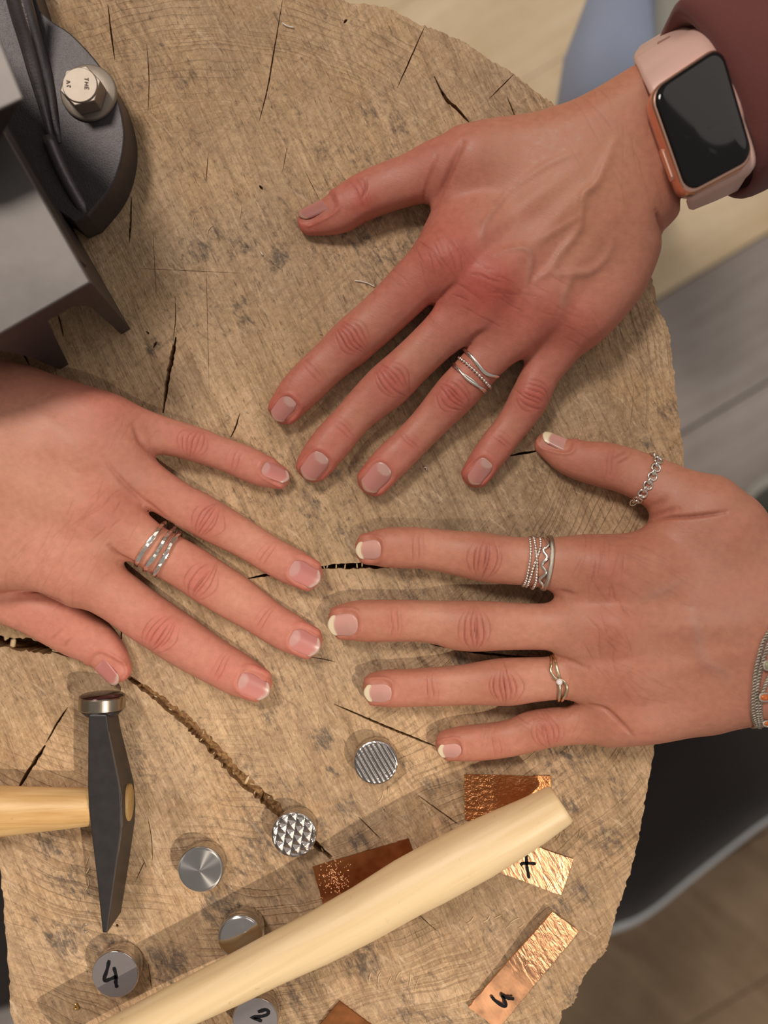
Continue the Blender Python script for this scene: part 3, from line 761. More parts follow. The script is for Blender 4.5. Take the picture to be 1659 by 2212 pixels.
    # crazed fine lines over knuckles and wrist
    for (x, y, sg, ang, st) in spec.get('crazes', []):
        p = P(x, y, .024); q = np.exp(-((xy[:, 0] - p.x) ** 2 + (xy[:, 1] - p.y) ** 2) / (2 * (sg * S * .93) ** 2))
        for k in range(16):
            a_ = ang + rr.normal(0, .22); c, s_ = math.cos(a_), math.sin(a_)
            ox, oy = rr.normal(0, sg * S * .7, 2)
            lx = (xy[:, 0] - p.x - ox) * c + (xy[:, 1] - p.y - oy) * s_; ly = -(xy[:, 0] - p.x - ox) * s_ + (xy[:, 1] - p.y - oy) * c + wob * .8
            l = ln(ly, 0, .00024) * np.exp(-(lx / (sg * S * rr.uniform(.35, .8))) ** 4)
            crease = np.maximum(crease, l * st * rr.uniform(.4, 1.0) * (q > .05))
    disp -= crease * .00036 * up
    # nail seats
    pz = V[:, 2]; k_ = S * (H - pz) / H; vpx = xy[:, 0] / k_ + CX; vpy = -xy[:, 1] / k_ + CY
    for nm, B, T, hw in spec['nails']:
        ax = np.array(T, float) - np.array(B, float); L = np.linalg.norm(ax); ax /= L
        al = ((vpx - B[0]) * ax[0] + (vpy - B[1]) * ax[1]) / L; la = (-(vpx - B[0]) * ax[1] + (vpy - B[1]) * ax[0]) / hw
        rr_ = (np.abs(la) ** 3.2 + np.abs((al - .55) / .58) ** 3.2) ** (1 / 3.2)
        mk = (N[:, 2] > -.1)
        disp -= mk * .00045 * sstep(1.0, .86, rr_)
        disp += mk * .00028 * np.exp(-((rr_ - 1.12) / .10) ** 2) * (al < .95)
        red += mk * .25 * np.exp(-((rr_ - 1.1) / .12) ** 2)
    floor_z = V[:, 2].copy(); V = V + N * disp[:, None]; V[:, 2] = np.where(floor_z > 0, np.maximum(V[:, 2], .00015), V[:, 2])
    base = np.array(spec['skin']); redc = np.array(spec['red']); veinc = np.array(spec['vein']); palec = np.array(spec['pale'])
    red = np.clip(red * spec.get('redk', 1.0), 0, 1)
    col = base[None] + (redc - base)[None] * red[:, None]
    col = col + (veinc - col) * (vein * .55)[:, None]
    for (x, y, sg, a_) in spec.get('palepatch', []):
        p = P(x, y, .02); q = a_ * np.exp(-((xy[:, 0] - p.x) ** 2 + (xy[:, 1] - p.y) ** 2) / (2 * (sg * S) ** 2)); col = col + (palec - col) * q[:, None]
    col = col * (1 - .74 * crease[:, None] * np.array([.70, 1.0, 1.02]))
    me = bpy.data.meshes.new('hand'); nQ = len(Q)
    me.vertices.add(n); me.vertices.foreach_set('co', V.astype(np.float32).ravel())
    me.loops.add(nQ * 4); me.loops.foreach_set('vertex_index', Q.astype(np.int32).ravel())
    me.polygons.add(nQ); me.polygons.foreach_set('loop_start', np.arange(0, nQ * 4, 4, dtype=np.int32))
    me.update(calc_edges=True); me.validate()
    me.polygons.foreach_set('use_smooth', np.ones(nQ, bool))
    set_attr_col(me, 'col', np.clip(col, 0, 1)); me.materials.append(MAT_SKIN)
    o = link(bpy.data.objects.new('hand', me)); tag(o, spec['label'], 'hand', 'hands resting on the stump')
    bvh = BVHTree.FromPolygons([tuple(v) for v in V], [tuple(q) for q in Q.tolist()])
    fd = {f.name: f for f in F}
    for nm, B, T, hw in spec['nails']: build_nail(o, fd[nm], bvh, B, T, hw, spec)
    return o, fd, bvh

def build_nail(hand, f, bvh, B, T, hw, spec):
    ns, nt = 21, 19
    Bv, Tv = np.array(B, float), np.array(T, float)
    ts = np.linspace(0, 1, nt); ss = np.linspace(-1, 1, ns)
    frames = []
    for t in (.12, .5):
        q = Bv + (Tv - Bv) * t; frames.append(f.axis(*q))
    c0, d0, n0, w0, h0, u0 = frames[0]; c1, d1, n1, w1, h1, u1 = frames[1]
    axd = (c1 - c0); axl = axd.length / .38; axd.normalize(); nrm = Vector((-axd.y, axd.x, 0)).normalized()
    if nrm.dot(n0) < 0: nrm = -nrm
    phi = math.asin(max(-.92, min(.92, (u0 / w0 + u1 / w1) / 2)))
    dl = math.asin(min(.93, hw * S / w0)) / max(.55, math.cos(phi)) ** .3
    org = c0 - axd * axl * .12; org.z = (c0.z + c1.z) / 2
    def R(ps): return nrm * math.sin(ps) + Vector((0, 0, math.cos(ps)))
    def hit(t, ps):
        a = org + axd * axl * t; r_ = bvh.ray_cast(a + R(ps) * .025, -R(ps), .03)
        return (r_[0] - a).length if r_[0] else None
    r0, sl = [], []
    for s in ss:
        ps = phi + s * dl; a = [hit(t, ps) for t in (.15, .3, .45, .6)]
        a = [q for q in a if q] or [h0]; r0.append(np.mean(a)); sl.append(((a[-1] - a[0]) / .45) if len(a) == 4 else -.0004)
    r0 = np.convolve(np.pad(r0, 3, mode='edge'), np.ones(7) / 7, 'valid'); sl = np.full(ns, np.clip(np.mean(sl), -.0018, 0.0))
    V, Fc, C = [], [], []
    pink = np.array(spec['nail']); white = np.array(spec['nail_edge']); lun = np.array(spec['lunula'])
    for j, t in enumerate(ts):
        for i, s in enumerate(ss):
            wid = (1 - (1 - min(t / .38, 1)) ** 2.2 * .50) * (1 - max(0, (t - .70) / .30) ** 2.2 * .12)
            te = t + (1 - s * s) * (-.10) * (1 - t) + (s * s) * (-.15) * sstep(.6, 1.0, t)
            ps = phi + s * dl * wid
            fs = (ps - phi) / dl
            r_ = np.interp(fs, ss, r0) + np.interp(fs, ss, sl) * (te - .35)
            off = .00022 - .0006 * (1 - sstep(0, .12, t)) - .00040 * sstep(.84, 1.0, abs(s)) * (1 - sstep(.75, .95, t)) - .00012 * sstep(.8, 1, t)
            V.append(org + axd * axl * te + R(ps) * (r_ + off))
            fe = sstep(spec['edge_at'] - .025, spec['edge_at'] + .025, t + .06 * s * s)
            lu = spec['lunula_k'] * sstep(.36, .30, math.hypot((t - .04), s * .42))
            c = pink * (1 + .12 * math.sin(s * 2.2)) ; c = c + (lun - c) * lu; c = c + (white - c) * fe; C.append(c)
    for j in range(nt - 1):
        for i in range(ns - 1): Fc.append((j * ns + i, j * ns + i + 1, (j + 1) * ns + i + 1, (j + 1) * ns + i))
    o = mesh_obj('nail', V, Fc, MAT_NAIL, hand); set_attr_col(o.data, 'col', np.array(C))
    # make normals face outward
    pl = o.data.polygons[len(o.data.polygons) // 2]
    if pl.normal.dot(R(phi)) < 0: o.data.flip_normals()
    m = o.modifiers.new('thick', 'SOLIDIFY'); m.thickness = .0004; m.offset = -1
    return o

# ------------------------------------------------------------------ the three hands
HAND_A = dict(
    label='hand reaching in from upper right in maroon sleeve, fingers spread', seed=11,
    skin=(0.480, 0.182, 0.128), red=(0.470, 0.092, 0.068), vein=(0.370, 0.205, 0.155), pale=(0.500, 0.232, 0.140),
    nail=(0.450, 0.190, 0.165), nail_edge=(0.44, 0.25, 0.18), lunula=(0.52, 0.32, 0.28), lunula_k=.9, edge_at=.93, redk=1.0,
    fingers=[
        ('thumb', [(642, 482), (672, 478, 31), (698, 470, 39), (733, 457, 46), (764, 438, 48), (795, 421, 50), (850, 400, 52), (892, 386, 54), (945, 364, 60), (1005, 350, 66), (1080, 345, 70)], dict(lift=.006, hr=.80, tip_h=.70)),
        ('index', [(593, 908), (617, 880, 37), (642, 850, 43), (669, 822, 45), (698, 794, 45), (728, 767, 47), (756, 742, 51), (781, 720, 51), (808, 697, 51), (852, 656, 52), (904, 605, 55), (960, 558, 58), (1040, 500, 60)], dict(lift=.009)),
        ('middle', [(658, 1036), (678, 1004, 38), (698, 978, 42), (724, 947, 43), (750, 917, 41), (774, 891, 42), (804, 862, 46), (834, 836, 50), (860, 812, 49), (887, 786, 47), (938, 738, 47), (966, 712, 50), (1058, 618, 58), (1130, 540, 60)], dict(lift=.009)),
        ('ring', [(786, 1064), (807, 1037, 36), (829, 1012, 39), (855, 986, 40), (881, 961, 39), (908, 933, 39), (936, 903, 41), (966, 870, 45), (988, 846, 47), (1016, 815, 46), (1043, 784, 46), (1078, 748, 48), (1162, 660, 56), (1220, 580, 58)], dict(lift=.009)),
        ('pinky', [(1010, 1048), (1030, 1020, 32), (1050, 992, 35), (1072, 963, 37), (1096, 932, 36), (1118, 902, 38), (1138, 870, 42), (1151, 845, 42), (1166, 812, 41), (1190, 776, 44), (1242, 702, 52), (1290, 630, 54)], dict(lift=.007)),
    ],
    palm=[(985, 292), (1050, 272), (1100, 262), (1175, 241), (1230, 225), (1290, 196), (1368, 152), (1490, 92), (1640, -10), (1760, 150), (1640, 300), (1478, 418), (1462, 468), (1428, 506), (1424, 552),
          (1392, 628), (1342, 692), (1292, 735), (1240, 745), (1190, 740), (1125, 762), (1078, 735), (1018, 735), (985, 690), (945, 640), (905, 575), (912, 500), (938, 448), (975, 380)],
    heights=[(965, 555, 25, 1), (1060, 612, 26, 2), (1165, 655, 25, 2), (1250, 700, 22, 1), (1150, 470, 30, 3), (1080, 380, 25, 3), (1000, 330, 20, 2), (1200, 280, 30, 3), (1300, 330, 36, 0), (1400, 250, 37, -2), (1340, 450, 33, 0),
             (1440, 400, 33, -2), (1390, 590, 24, 1), (1560, 200, 40, -4), (1700, 100, 42, -4), (1330, 640, 23, 1), (940, 440, 13, 1), (930, 600, 22, 1), (1020, 690, 20, 3), (1110, 740, 18, 3)],
    over=(.112, .126), k=dict(thumb=.007),
    joints=dict(index=dict(pip=(766, 733), dip=(680, 806)), middle=dict(pip=(848, 823), dip=(742, 927)), ring=dict(pip=(978, 858), dip=(886, 955)), pinky=dict(pip=(1145, 855), dip=(1080, 948)), thumb=dict(dip=(782, 428))),
    knuckles=[(968, 545, 50, .55), (1060, 625, 48, 1.0), (1165, 690, 50, .5), (1250, 700, 40, .5), (1000, 600, 90, .25), (780, 415, 34, .4), (965, 360, 60, .3), (900, 640, 50, .3)],
    bumps=[(965, 555, 40, 1.2), (1062, 612, 42, 1.6), (1168, 655, 40, 1.0), (1250, 690, 38, .8), (1010, 650, 40, -1.7), (1115, 690, 38, -1.7), (1205, 720, 34, -1.4), (1040, 470, 60, -1.3), (1130, 500, 34, -.9), (1020, 320, 40, 1.2)],
    tendons=[([(1000, 530), (1110, 460), (1230, 380)], 22, .9), ([(1085, 590), (1180, 500), (1290, 390)], 20, .8), ([(1190, 640), (1260, 560), (1340, 440)], 20, .6)],
    veins=[([(1316, 325), (1301, 360), (1280, 408), (1256, 429), (1250, 465), (1250, 489), (1235, 519), (1211, 547), (1193, 577), (1163, 601)], 9, .95),
           ([(1042, 522), (1048, 480), (1070, 445), (1099, 405)], 8, .7), ([(1185, 590), (1241, 589), (1277, 583), (1310, 556), (1325, 515)], 9, .8),
           ([(1075, 546), (1105, 537), (1133, 535), (1148, 552), (1145, 580), (1136, 625)], 7, .55), ([(1238, 590), (1222, 630), (1215, 665)], 8, .5), ([(1253, 471), (1211, 495), (1165, 522)], 7, .4), ([(1110, 400), (1180, 360), (1240, 340)], 9, .4)],
    folds=[([(1000, 320), (985, 352), (962, 395), (940, 436)], 7, 1.0, .35), ([(945, 340), (920, 400), (918, 440)], 4, .3, .35), ([(1398, 478), (1414, 495), (1428, 508)], 5, .9, .5), ([(789, 372), (790, 392), (783, 412)], 3, .25, .7), ([(788, 450), (797, 468), (803, 478)], 4, .5, .5),
           ([(948, 648), (965, 632), (985, 618)], 6, .7, .3), ([(1002, 752), (1025, 728), (1050, 715)], 6, .7, .3)],
    crazes=[(968, 545, 40, -1.15, .55), (1055, 620, 40, -.4, .7), (1150, 640, 40, -.5, .3), (1250, 690, 34, -.5, .3), (1300, 260, 100, -1.2, .28), (1390, 380, 60, -1.2, .28), (880, 590, 60, -1.0, .25)],
    nails=[('index', (636, 865), (594, 909), 26), ('middle', (704, 985), (660, 1034), 29), ('ring', (838, 1009), (786, 1058), 29), ('pinky', (1056, 996), (1012, 1044), 24), ('thumb', (722, 430), (648, 466), 27)],
    palepatch=[(1230, 430, 110, .85), (1130, 330, 90, .6), (1340, 280, 110, .7), (1330, 540, 80, .5), (790, 690, 26, .5), (700, 790, 22, .4), (905, 760, 30, .5), (770, 900, 22, .4), (920, 920, 24, .4), (1110, 920, 20, .4)],
)
HAND_B = dict(
    label='hand entering from the left edge with three hammered bands on middle finger', seed=23, palm_z=.014,
    skin=(0.580, 0.245, 0.175), red=(0.560, 0.140, 0.112), vein=(0.60, 0.28, 0.21), pale=(0.74, 0.41, 0.26),
    nail=(0.540, 0.215, 0.190), nail_edge=(0.58, 0.40, 0.34), lunula=(0.60, 0.39, 0.36), lunula_k=.55, edge_at=.90, redk=.8,
    fingers=[
        ('pinky', [(627, 1036), (600, 1030, 27), (575, 1020, 34), (537, 1003, 37), (502, 988, 36), (465, 975, 36), (427, 961, 38), (388, 950, 39), (338, 936, 41), (285, 920, 45), (235, 905, 48), (150, 890, 52)], dict(lift=.008)),
        ('ring', [(691, 1258), (664, 1241, 36), (632, 1224, 40), (590, 1202, 40), (551, 1178, 40), (510, 1154, 42), (468, 1131, 45), (428, 1108, 46), (390, 1088, 45), (345, 1060, 46), (300, 1030, 49), (225, 990, 55), (120, 960, 60)], dict(lift=.011)),
        ('middle', [(692, 1402), (662, 1386, 37), (627, 1368, 42), (583, 1342, 43), (543, 1314, 46), (503, 1288, 50), (458, 1260, 51), (416, 1232, 51), (376, 1208, 50), (325, 1180, 50), (285, 1152, 53), (215, 1110, 58), (110, 1060, 62)], dict(lift=.012)),
        ('index', [(586, 1486), (548, 1475, 40), (514, 1457, 46), (468, 1431, 48), (428, 1407, 51), (385, 1379, 54), (343, 1350, 54), (297, 1318, 54), (235, 1275, 57), (150, 1222, 62), (50, 1160, 66)], dict(lift=.011)),
        ('thumb', [(270, 1470), (252, 1446, 34), (236, 1421, 42), (208, 1392, 47), (170, 1371, 51), (125, 1345, 53), (70, 1318, 51), (20, 1300, 50), (-60, 1262, 54), (-140, 1220, 58)], dict(lift=.003, hr=.78, tip_h=.70)),
    ],
    palm=[(-260, 790), (-120, 768), (0, 776), (48, 785), (96, 801), (145, 821), (193, 843), (229, 857), (268, 878), (318, 950), (318, 990), (295, 1062), (300, 1095), (255, 1130), (262, 1190), (225, 1270), (170, 1302), (140, 1292), (96, 1280), (40, 1276), (-60, 1285), (-260, 1290)],
    heights=[(235, 905, 22, 1), (225, 985, 26, 2), (215, 1110, 28, 3), (150, 1222, 27, 4), (50, 1050, 34, 4), (0, 850, 26, 0), (100, 850, 23, 0), (-60, 950, 38, 2), (-200, 1000, 42, 0), (0, 1200, 32, 6), (80, 1260, 24, 8), (-150, 1200, 36, 2), (290, 1120, 22, 5), (300, 990, 18, 4), (230, 1280, 24, 5)],
    k=dict(thumb=.0035, index=.005),
    joints=dict(pinky=dict(pip=(420, 945), dip=(515, 978), amp=.8), ring=dict(pip=(458, 1112), dip=(582, 1185), amp=.9), middle=dict(pip=(442, 1250), dip=(575, 1330), amp=.9), index=dict(pip=(360, 1355), dip=(488, 1427), amp=.9)),
    knuckles=[(225, 1105, 42, .75), (165, 1230, 60, .25), (200, 960, 50, .2), (245, 860, 60, .3), (255, 1390, 30, .35), (100, 1320, 60, .2), (180, 860, 50, .35)],
    bumps=[(215, 1110, 42, 1.0), (150, 1225, 44, .8), (240, 915, 36, .6), (225, 985, 40, .5), (280, 1090, 34, -.8), (250, 950, 30, -.6), (230, 1180, 36, -.8)],
    tendons=[([(190, 1100), (80, 1060), (-40, 1010)], 26, .5), ([(200, 985), (80, 960), (-40, 930)], 24, .3)],
    veins=[([(60, 880), (130, 930), (180, 990)], 10, .15)],
    folds=[([(243, 1178), (258, 1200), (275, 1212), (295, 1222)], 4, .8, .45), ([(330, 990), (302, 955), (285, 920)], 5, .7, .3), ([(235, 990), (262, 1030), (300, 1075), (352, 1122)], 5, .6, .25), ([(-10, 1279), (50, 1280), (100, 1281), (140, 1292)], 5, 1.0, .5),
           ([(93, 1388), (105, 1378), (118, 1366)], 3, .2, .4), ([(122, 1404), (130, 1392), (138, 1386)], 3, .2, .4)],
    crazes=[(215, 1115, 36, .9, .35), (150, 1240, 60, 1.0, .22), (100, 1210, 60, .9, .2), (280, 930, 30, 1.2, .2)],
    nails=[('pinky', (568, 1006), (626, 1036), 22), ('ring', (630, 1222), (693, 1254), 29), ('middle', (630, 1370), (692, 1400), 30), ('index', (518, 1462), (586, 1492), 30), ('thumb', (197, 1426), (260, 1463), 29)],
    palepatch=[(60, 1000, 120, .35), (640, 1380, 1, 0), (530, 1170, 40, .3), (500, 1290, 40, .25), (150, 1180, 100, .25), (330, 1180, 30, .3)],
)
HAND_C = dict(
    label='hand reaching in from the right with chain bracelet, thumb ring and long white nail tips', seed=37,
    skin=(0.495, 0.218, 0.142), red=(0.440, 0.122, 0.084), vein=(0.43, 0.245, 0.185), pale=(0.68, 0.36, 0.25),
    nail=(0.560, 0.295, 0.250), nail_edge=(0.78, 0.66, 0.46), lunula=(0.66, 0.42, 0.38), lunula_k=.15, edge_at=.80, redk=.85,
    fingers=[
        ('thumb', [(1160, 945), (1174, 957, 25), (1196, 969, 32), (1222, 983, 39), (1262, 997, 44), (1303, 1004, 49), (1347, 1015, 50), (1393, 1033, 52), (1440, 1056, 58), (1500, 1092, 70), (1570, 1140, 80)], dict(lift=.008, hr=.80, tip_h=.78)),
        ('index', [(766, 1184), (801, 1185, 36), (829, 1183, 43), (867, 1183, 45), (910, 1184, 45), (950, 1189, 46), (990, 1195, 49), (1032, 1201, 53), (1070, 1207, 53), (1110, 1211, 52), (1150, 1214, 53), (1195, 1218, 56), (1300, 1230, 62), (1400, 1240, 64)], dict(lift=.010)),
        ('middle', [(708, 1346), (740, 1343, 38), (768, 1341, 44), (817, 1341, 46), (893, 1341, 45), (940, 1344, 47), (981, 1350, 53), (1019, 1352, 55), (1070, 1352, 53), (1136, 1353, 50), (1190, 1354, 51), (1310, 1358, 62), (1420, 1360, 64)], dict(lift=.010)),
        ('ring', [(783, 1492), (810, 1488, 36), (837, 1487, 41), (880, 1486, 41), (940, 1483, 42), (990, 1480, 43), (1030, 1477, 46), (1070, 1474, 50), (1105, 1472, 51), (1150, 1468, 48), (1200, 1465, 46), (1240, 1464, 47), (1335, 1455, 58), (1430, 1440, 60)], dict(lift=.010)),
        ('pinky', [(940, 1612), (967, 1609, 33), (992, 1607, 37), (1030, 1604, 39), (1075, 1599, 39), (1115, 1591, 40), (1150, 1579, 43), (1190, 1571, 42), (1240, 1566, 42), (1340, 1548, 52), (1430, 1520, 56)], dict(lift=.007)),
    ],
    palm=[(1215, 1175), (1263, 1160), (1313, 1157), (1364, 1150), (1404, 1134), (1440, 1110), (1500, 1060), (1552, 1040), (1586, 1075), (1624, 1108), (1659, 1138), (1800, 1225), (1850, 1400), (1800, 1560), (1659, 1562), (1590, 1574), (1540, 1588), (1480, 1595),
          (1415, 1604), (1350, 1604), (1300, 1598), (1275, 1535), (1248, 1500), (1228, 1440), (1210, 1410), (1212, 1330), (1205, 1270)],
    heights=[(1300, 1232, 24, 2), (1310, 1360, 26, 3), (1335, 1455, 25, 2), (1345, 1548, 21, 1), (1450, 1350, 31, 4), (1500, 1200, 28, 4), (1540, 1100, 22, 3), (1400, 1140, 16, 3), (1580, 1350, 36, 0), (1600, 1500, 32, -2), (1700, 1400, 40, -4),
             (1480, 1560, 24, 0), (1620, 1200, 30, 0), (1800, 1400, 42, -4), (1215, 1290, 19, 5), (1230, 1420, 18, 5), (1275, 1520, 17, 4)],
    over=(.114, .128), k=dict(thumb=.008),
    joints=dict(index=dict(pip=(1044, 1204), dip=(900, 1185), amp=1.0), middle=dict(pip=(1022, 1352), dip=(853, 1341), amp=1.0), ring=dict(pip=(1089, 1473), dip=(930, 1484), amp=1.0), pinky=dict(pip=(1180, 1573), dip=(1072, 1600), amp=.6), thumb=dict(dip=(1318, 985), amp=.5)),
    knuckles=[(1305, 1225, 46, .55), (1315, 1355, 46, .5), (1340, 1460, 46, .2), (1290, 975, 40, .45), (1400, 1100, 40, .4), (1360, 1550, 40, .25)],
    bumps=[(1305, 1228, 44, .8), (1318, 1358, 44, 1.0), (1345, 1455, 42, .8), (1365, 1548, 40, .6), (1275, 1295, 34, -1.4), (1300, 1410, 34, -1.4), (1330, 1508, 32, -1.3), (1440, 1300, 46, -1.5), (1520, 1330, 40, -.9), (1440, 1408, 38, -1.2), (1540, 1430, 40, -1.0), (1545, 1060, 40, 1.0)],
    tendons=[([(1345, 1355), (1450, 1350), (1600, 1345)], 24, 1.3), ([(1370, 1455), (1470, 1440), (1600, 1400)], 22, 1.1), ([(1340, 1230), (1440, 1262), (1590, 1320)], 24, .5)],
    veins=[([(1495, 1300), (1500, 1370), (1512, 1420), (1562, 1455)], 11, .35), ([(1400, 1290), (1450, 1268), (1480, 1250)], 9, .3)],
    folds=[([(1415, 1128), (1445, 1119), (1480, 1116), (1520, 1111), (1548, 1106)], 4, .8, .7), ([(1412, 1122), (1435, 1108), (1460, 1098)], 5, .6, .35), ([(1415, 1095), (1430, 1085), (1440, 1075)], 6, .4, .3),
           ([(1276, 1524), (1310, 1532), (1340, 1558), (1362, 1582)], 4, .7, .5), ([(1335, 990), (1355, 978), (1368, 970)], 3, .2, .4), ([(1345, 1000), (1362, 990), (1376, 978)], 3, .2, .4), ([(1190, 1424), (1225, 1428), (1265, 1440)], 5, .6, .3), ([(1206, 1277), (1225, 1281), (1240, 1284)], 5, .5, .35)],
    crazes=[(1305, 1225, 40, 1.4, .40), (1315, 1352, 44, -1.0, .45), (1180, 1573, 26, -.8, .45), (1070, 1600, 24, 1.3, .25), (1360, 1470, 50, -.7, .22), (1400, 1250, 60, -.5, .2), (1250, 1565, 40, 1.2, .2)],
    nails=[('index', (824, 1187), (768, 1185), 27), ('middle', (773, 1346), (709, 1349), 30), ('ring', (845, 1492), (786, 1494), 26), ('pinky', (995, 1614), (945, 1624), 21), ('thumb', (1236, 961), (1168, 944), 22)],
    palepatch=[(930, 1340, 40, .35), (930, 1190, 30, .3), (1150, 1352, 60, .3), (1160, 1470, 40, .3), (980, 1482, 30, .3), (1140, 1212, 30, .3)],
)
HA, FA, BA = build_hand(HAND_A)
HB, FB, BB = build_hand(HAND_B)
HC, FC, BC = build_hand(HAND_C)
# ------------------------------------------------------------------ jewellery
CAM = Vector((0, 0, H))
def on_skin(bvh, px, py, f, off):
    """point where the sight line to a photo pixel meets the hand, lifted by off; at the silhouette, the finger's mid height"""
    p = P(px, py, 0); d_ = (p - CAM).normalized()
    r_ = bvh.ray_cast(CAM, d_, 1.0)
    zc = f.axis(px, py)[0].z if f is not None else .015
    if r_[0] is None or r_[0].z < zc * .6: return P(px, py, zc * .8)
    return r_[0] + r_[1] * off
def ring_px(f, bvh, pts, off, n=44, under=18, zbase=None):
    top = [on_skin(bvh, x, y, f, off) for x, y in spline(pts, n)]
    A, B = top[0], top[-1]
    mid = pts[len(pts) // 2]; c, dr, sd, w, h, u = f.axis(*mid)
    zl = max(c.z - h - off * .6, .0006) if zbase is None else zbase
    ce = (A + B) / 2; hv = (B - A) / 2; out = []
    for k in range(1, under):
        th = math.pi * k / under
        q = ce + hv * math.cos(th); q.z = (A.z + (B.z - A.z) * (.5 + .5 * math.cos(th))) * (1 - math.sin(th)) + zl * math.sin(th)
        near = bvh.find_nearest(q)
        if near[0] is not None:
            dist = (q - near[0]).dot(near[1])
            if dist < off: q = q + near[1] * (off - dist)
        if zbase is None: q.z = max(q.z, .0006)
        out.append(q)
    path = top + out
    a = np.array([tuple(q) for q in path])
    for _ in range(3): a = (np.roll(a, 1, 0) + 2 * a + np.roll(a, -1, 0)) / 4
    return [Vector(q) for q in a]
def outward(path):
    c = sum(path, Vector()) / len(path); return [(p - c).normalized() for p in path]
def resample(path, step):
    p = path + [path[0]]; acc = [0]
    for a, b in zip(p, p[1:]): acc.append(acc[-1] + (b - a).length)
    n = int(acc[-1] / step); arr = np.array([tuple(q) for q in p])
    return [Vector((np.interp(s, acc, arr[:, 0]), np.interp(s, acc, arr[:, 1]), np.interp(s, acc, arr[:, 2]))) for s in np.linspace(0, acc[-1], n, endpoint=False)]
def band(path, w, t, hammered=0.0, seed=0):
    """closed flat band: w across (along the finger), t thick, facets if hammered"""
    r = np.random.default_rng(seed); n = len(path); ups = outward(path); V, F = [], []
    tilt = 0; lv = 0
    for i, p in enumerate(path):
        t_ = (path[(i + 1) % n] - path[i - 1]).normalized(); s = t_.cross(ups[i]).normalized(); u = s.cross(t_).normalized()
        if hammered and i % 2 == 0: tilt = r.normal(0, .38) * hammered; lv = r.uniform(-.22, .3) * hammered
        for a, b in ((-.5, -.2), (-.5, .25), (-.28, .5), (.28, .5), (.5, .25), (.5, -.2)):
            hgt = b + (lv + tilt * a if b > .3 else 0)
            V.append(p + s * a * w * (1 + .12 * lv) + u * hgt * t)
    for i in range(n):
        for k in range(6): F.append((i * 6 + k, i * 6 + (k + 1) % 6, ((i + 1) % n) * 6 + (k + 1) % 6, ((i + 1) % n) * 6 + k))
    return V, F
def beads(path, r, step):
    pts = resample(path, step); parts = [uvball(p, r, 8, 6) for p in pts]
    parts.append(tube(resample(path, .0012), r * .45, 5, True)); return merge(parts)
def ringthing(name, label, path, group):
    c = sum(path, Vector()) / len(path)
    return empty(name, c, label, 'ring', group)
def torus_link(c, ax, ay, a, b, r, n=14, sides=6):
    ax, ay = Vector(ax).normalized(), Vector(ay).normalized(); nz = ax.cross(ay)
    path = [c + ax * a * math.copysign(abs(math.cos(q)) ** .8, math.cos(q)) + ay * b * math.copysign(abs(math.sin(q)) ** .8, math.sin(q)) for q in [2 * math.pi * k / n for k in range(n)]]
    return tube(path, r, sides, True, [nz] * n)
RG = 'silver stacking rings'
px_mm = S
# hand A ring finger: wavy wire, bead wire, twisted double wire
f = FA['ring']
pth = ring_px(f, BA, [(1003, 753), (1010, 762), (1019, 770), (1032, 787), (1044, 802), (1054, 808), (1066, 811), (1083, 812)], .0006)
t = ringthing('wave_ring', 'plain silver ring bent in a wave, nearest the knuckle above a beaded ring', pth, RG)
fixed('band', band(resample(pth, .0009), .00135, .0011), MAT_SILVER, t, True)
pth = ring_px(f, BA, [(990, 772), (1003, 781.5), (1015, 791.5), (1027, 802.5), (1039, 815), (1051, 828), (1061, 839)], .0006)
t = ringthing('beaded_ring', 'thin silver beaded ring between a wave ring and a crossed double ring', pth, RG)
mesh_obj('bead_wire', *beads(pth, .00068, .00128), MAT_SILVER, t)
mid = [(979, 787), (994, 803), (1007, 815), (1021, 825), (1034, 835), (1051, 847)]
t = None
for k, sg in enumerate((1, -1)):
    q = spline(mid, 15); d_ = np.gradient(q, axis=0); nn = np.stack([-d_[:, 1], d_[:, 0]], 1); nn /= np.linalg.norm(nn, axis=1, keepdims=True)
    q = q + nn * (2.6 * sg * np.cos(np.linspace(.2, 2 * math.pi * .95, 15)))[:, None]
    pth = ring_px(f, BA, [tuple(v) for v in q], .0006 + .0001 * k)
    if t is None: t = ringthing('double_ring', 'silver ring of two crossing wires, nearest the middle joint beside a beaded ring', pth, RG)
    mesh_obj('strand', *tube(resample(pth, .0008), .00050, 8, True), MAT_SILVER, t)
# hand B middle finger: three hammered bands
f = FB['middle']
for k, (pts, lb) in enumerate([
    ([(356, 1128), (348, 1137), (340, 1147), (329, 1163), (318, 1178), (307, 1193), (300, 1206), (295, 1221)], 'hammered silver band nearest the knuckle in a stack of three'),
    ([(377, 1140), (370, 1150), (359, 1160), (348, 1177), (338, 1195), (326, 1211), (318, 1222), (313, 1234)], 'hammered silver band in the middle of a stack of three'),
    ([(390, 1148), (381, 1162), (372, 1172), (362, 1190), (353, 1207), (343, 1224), (334, 1242)], 'hammered silver band nearest the fingertip in a stack of three')]):
    pth = ring_px(f, BB, pts, .0006)
    o = fixed('hammered_ring', band(resample(pth, .00105), .00165, .0012, 1.0, 40 + k), MAT_SILVER, None, False)
    tag(o, lb, 'ring', 'hammered silver bands')
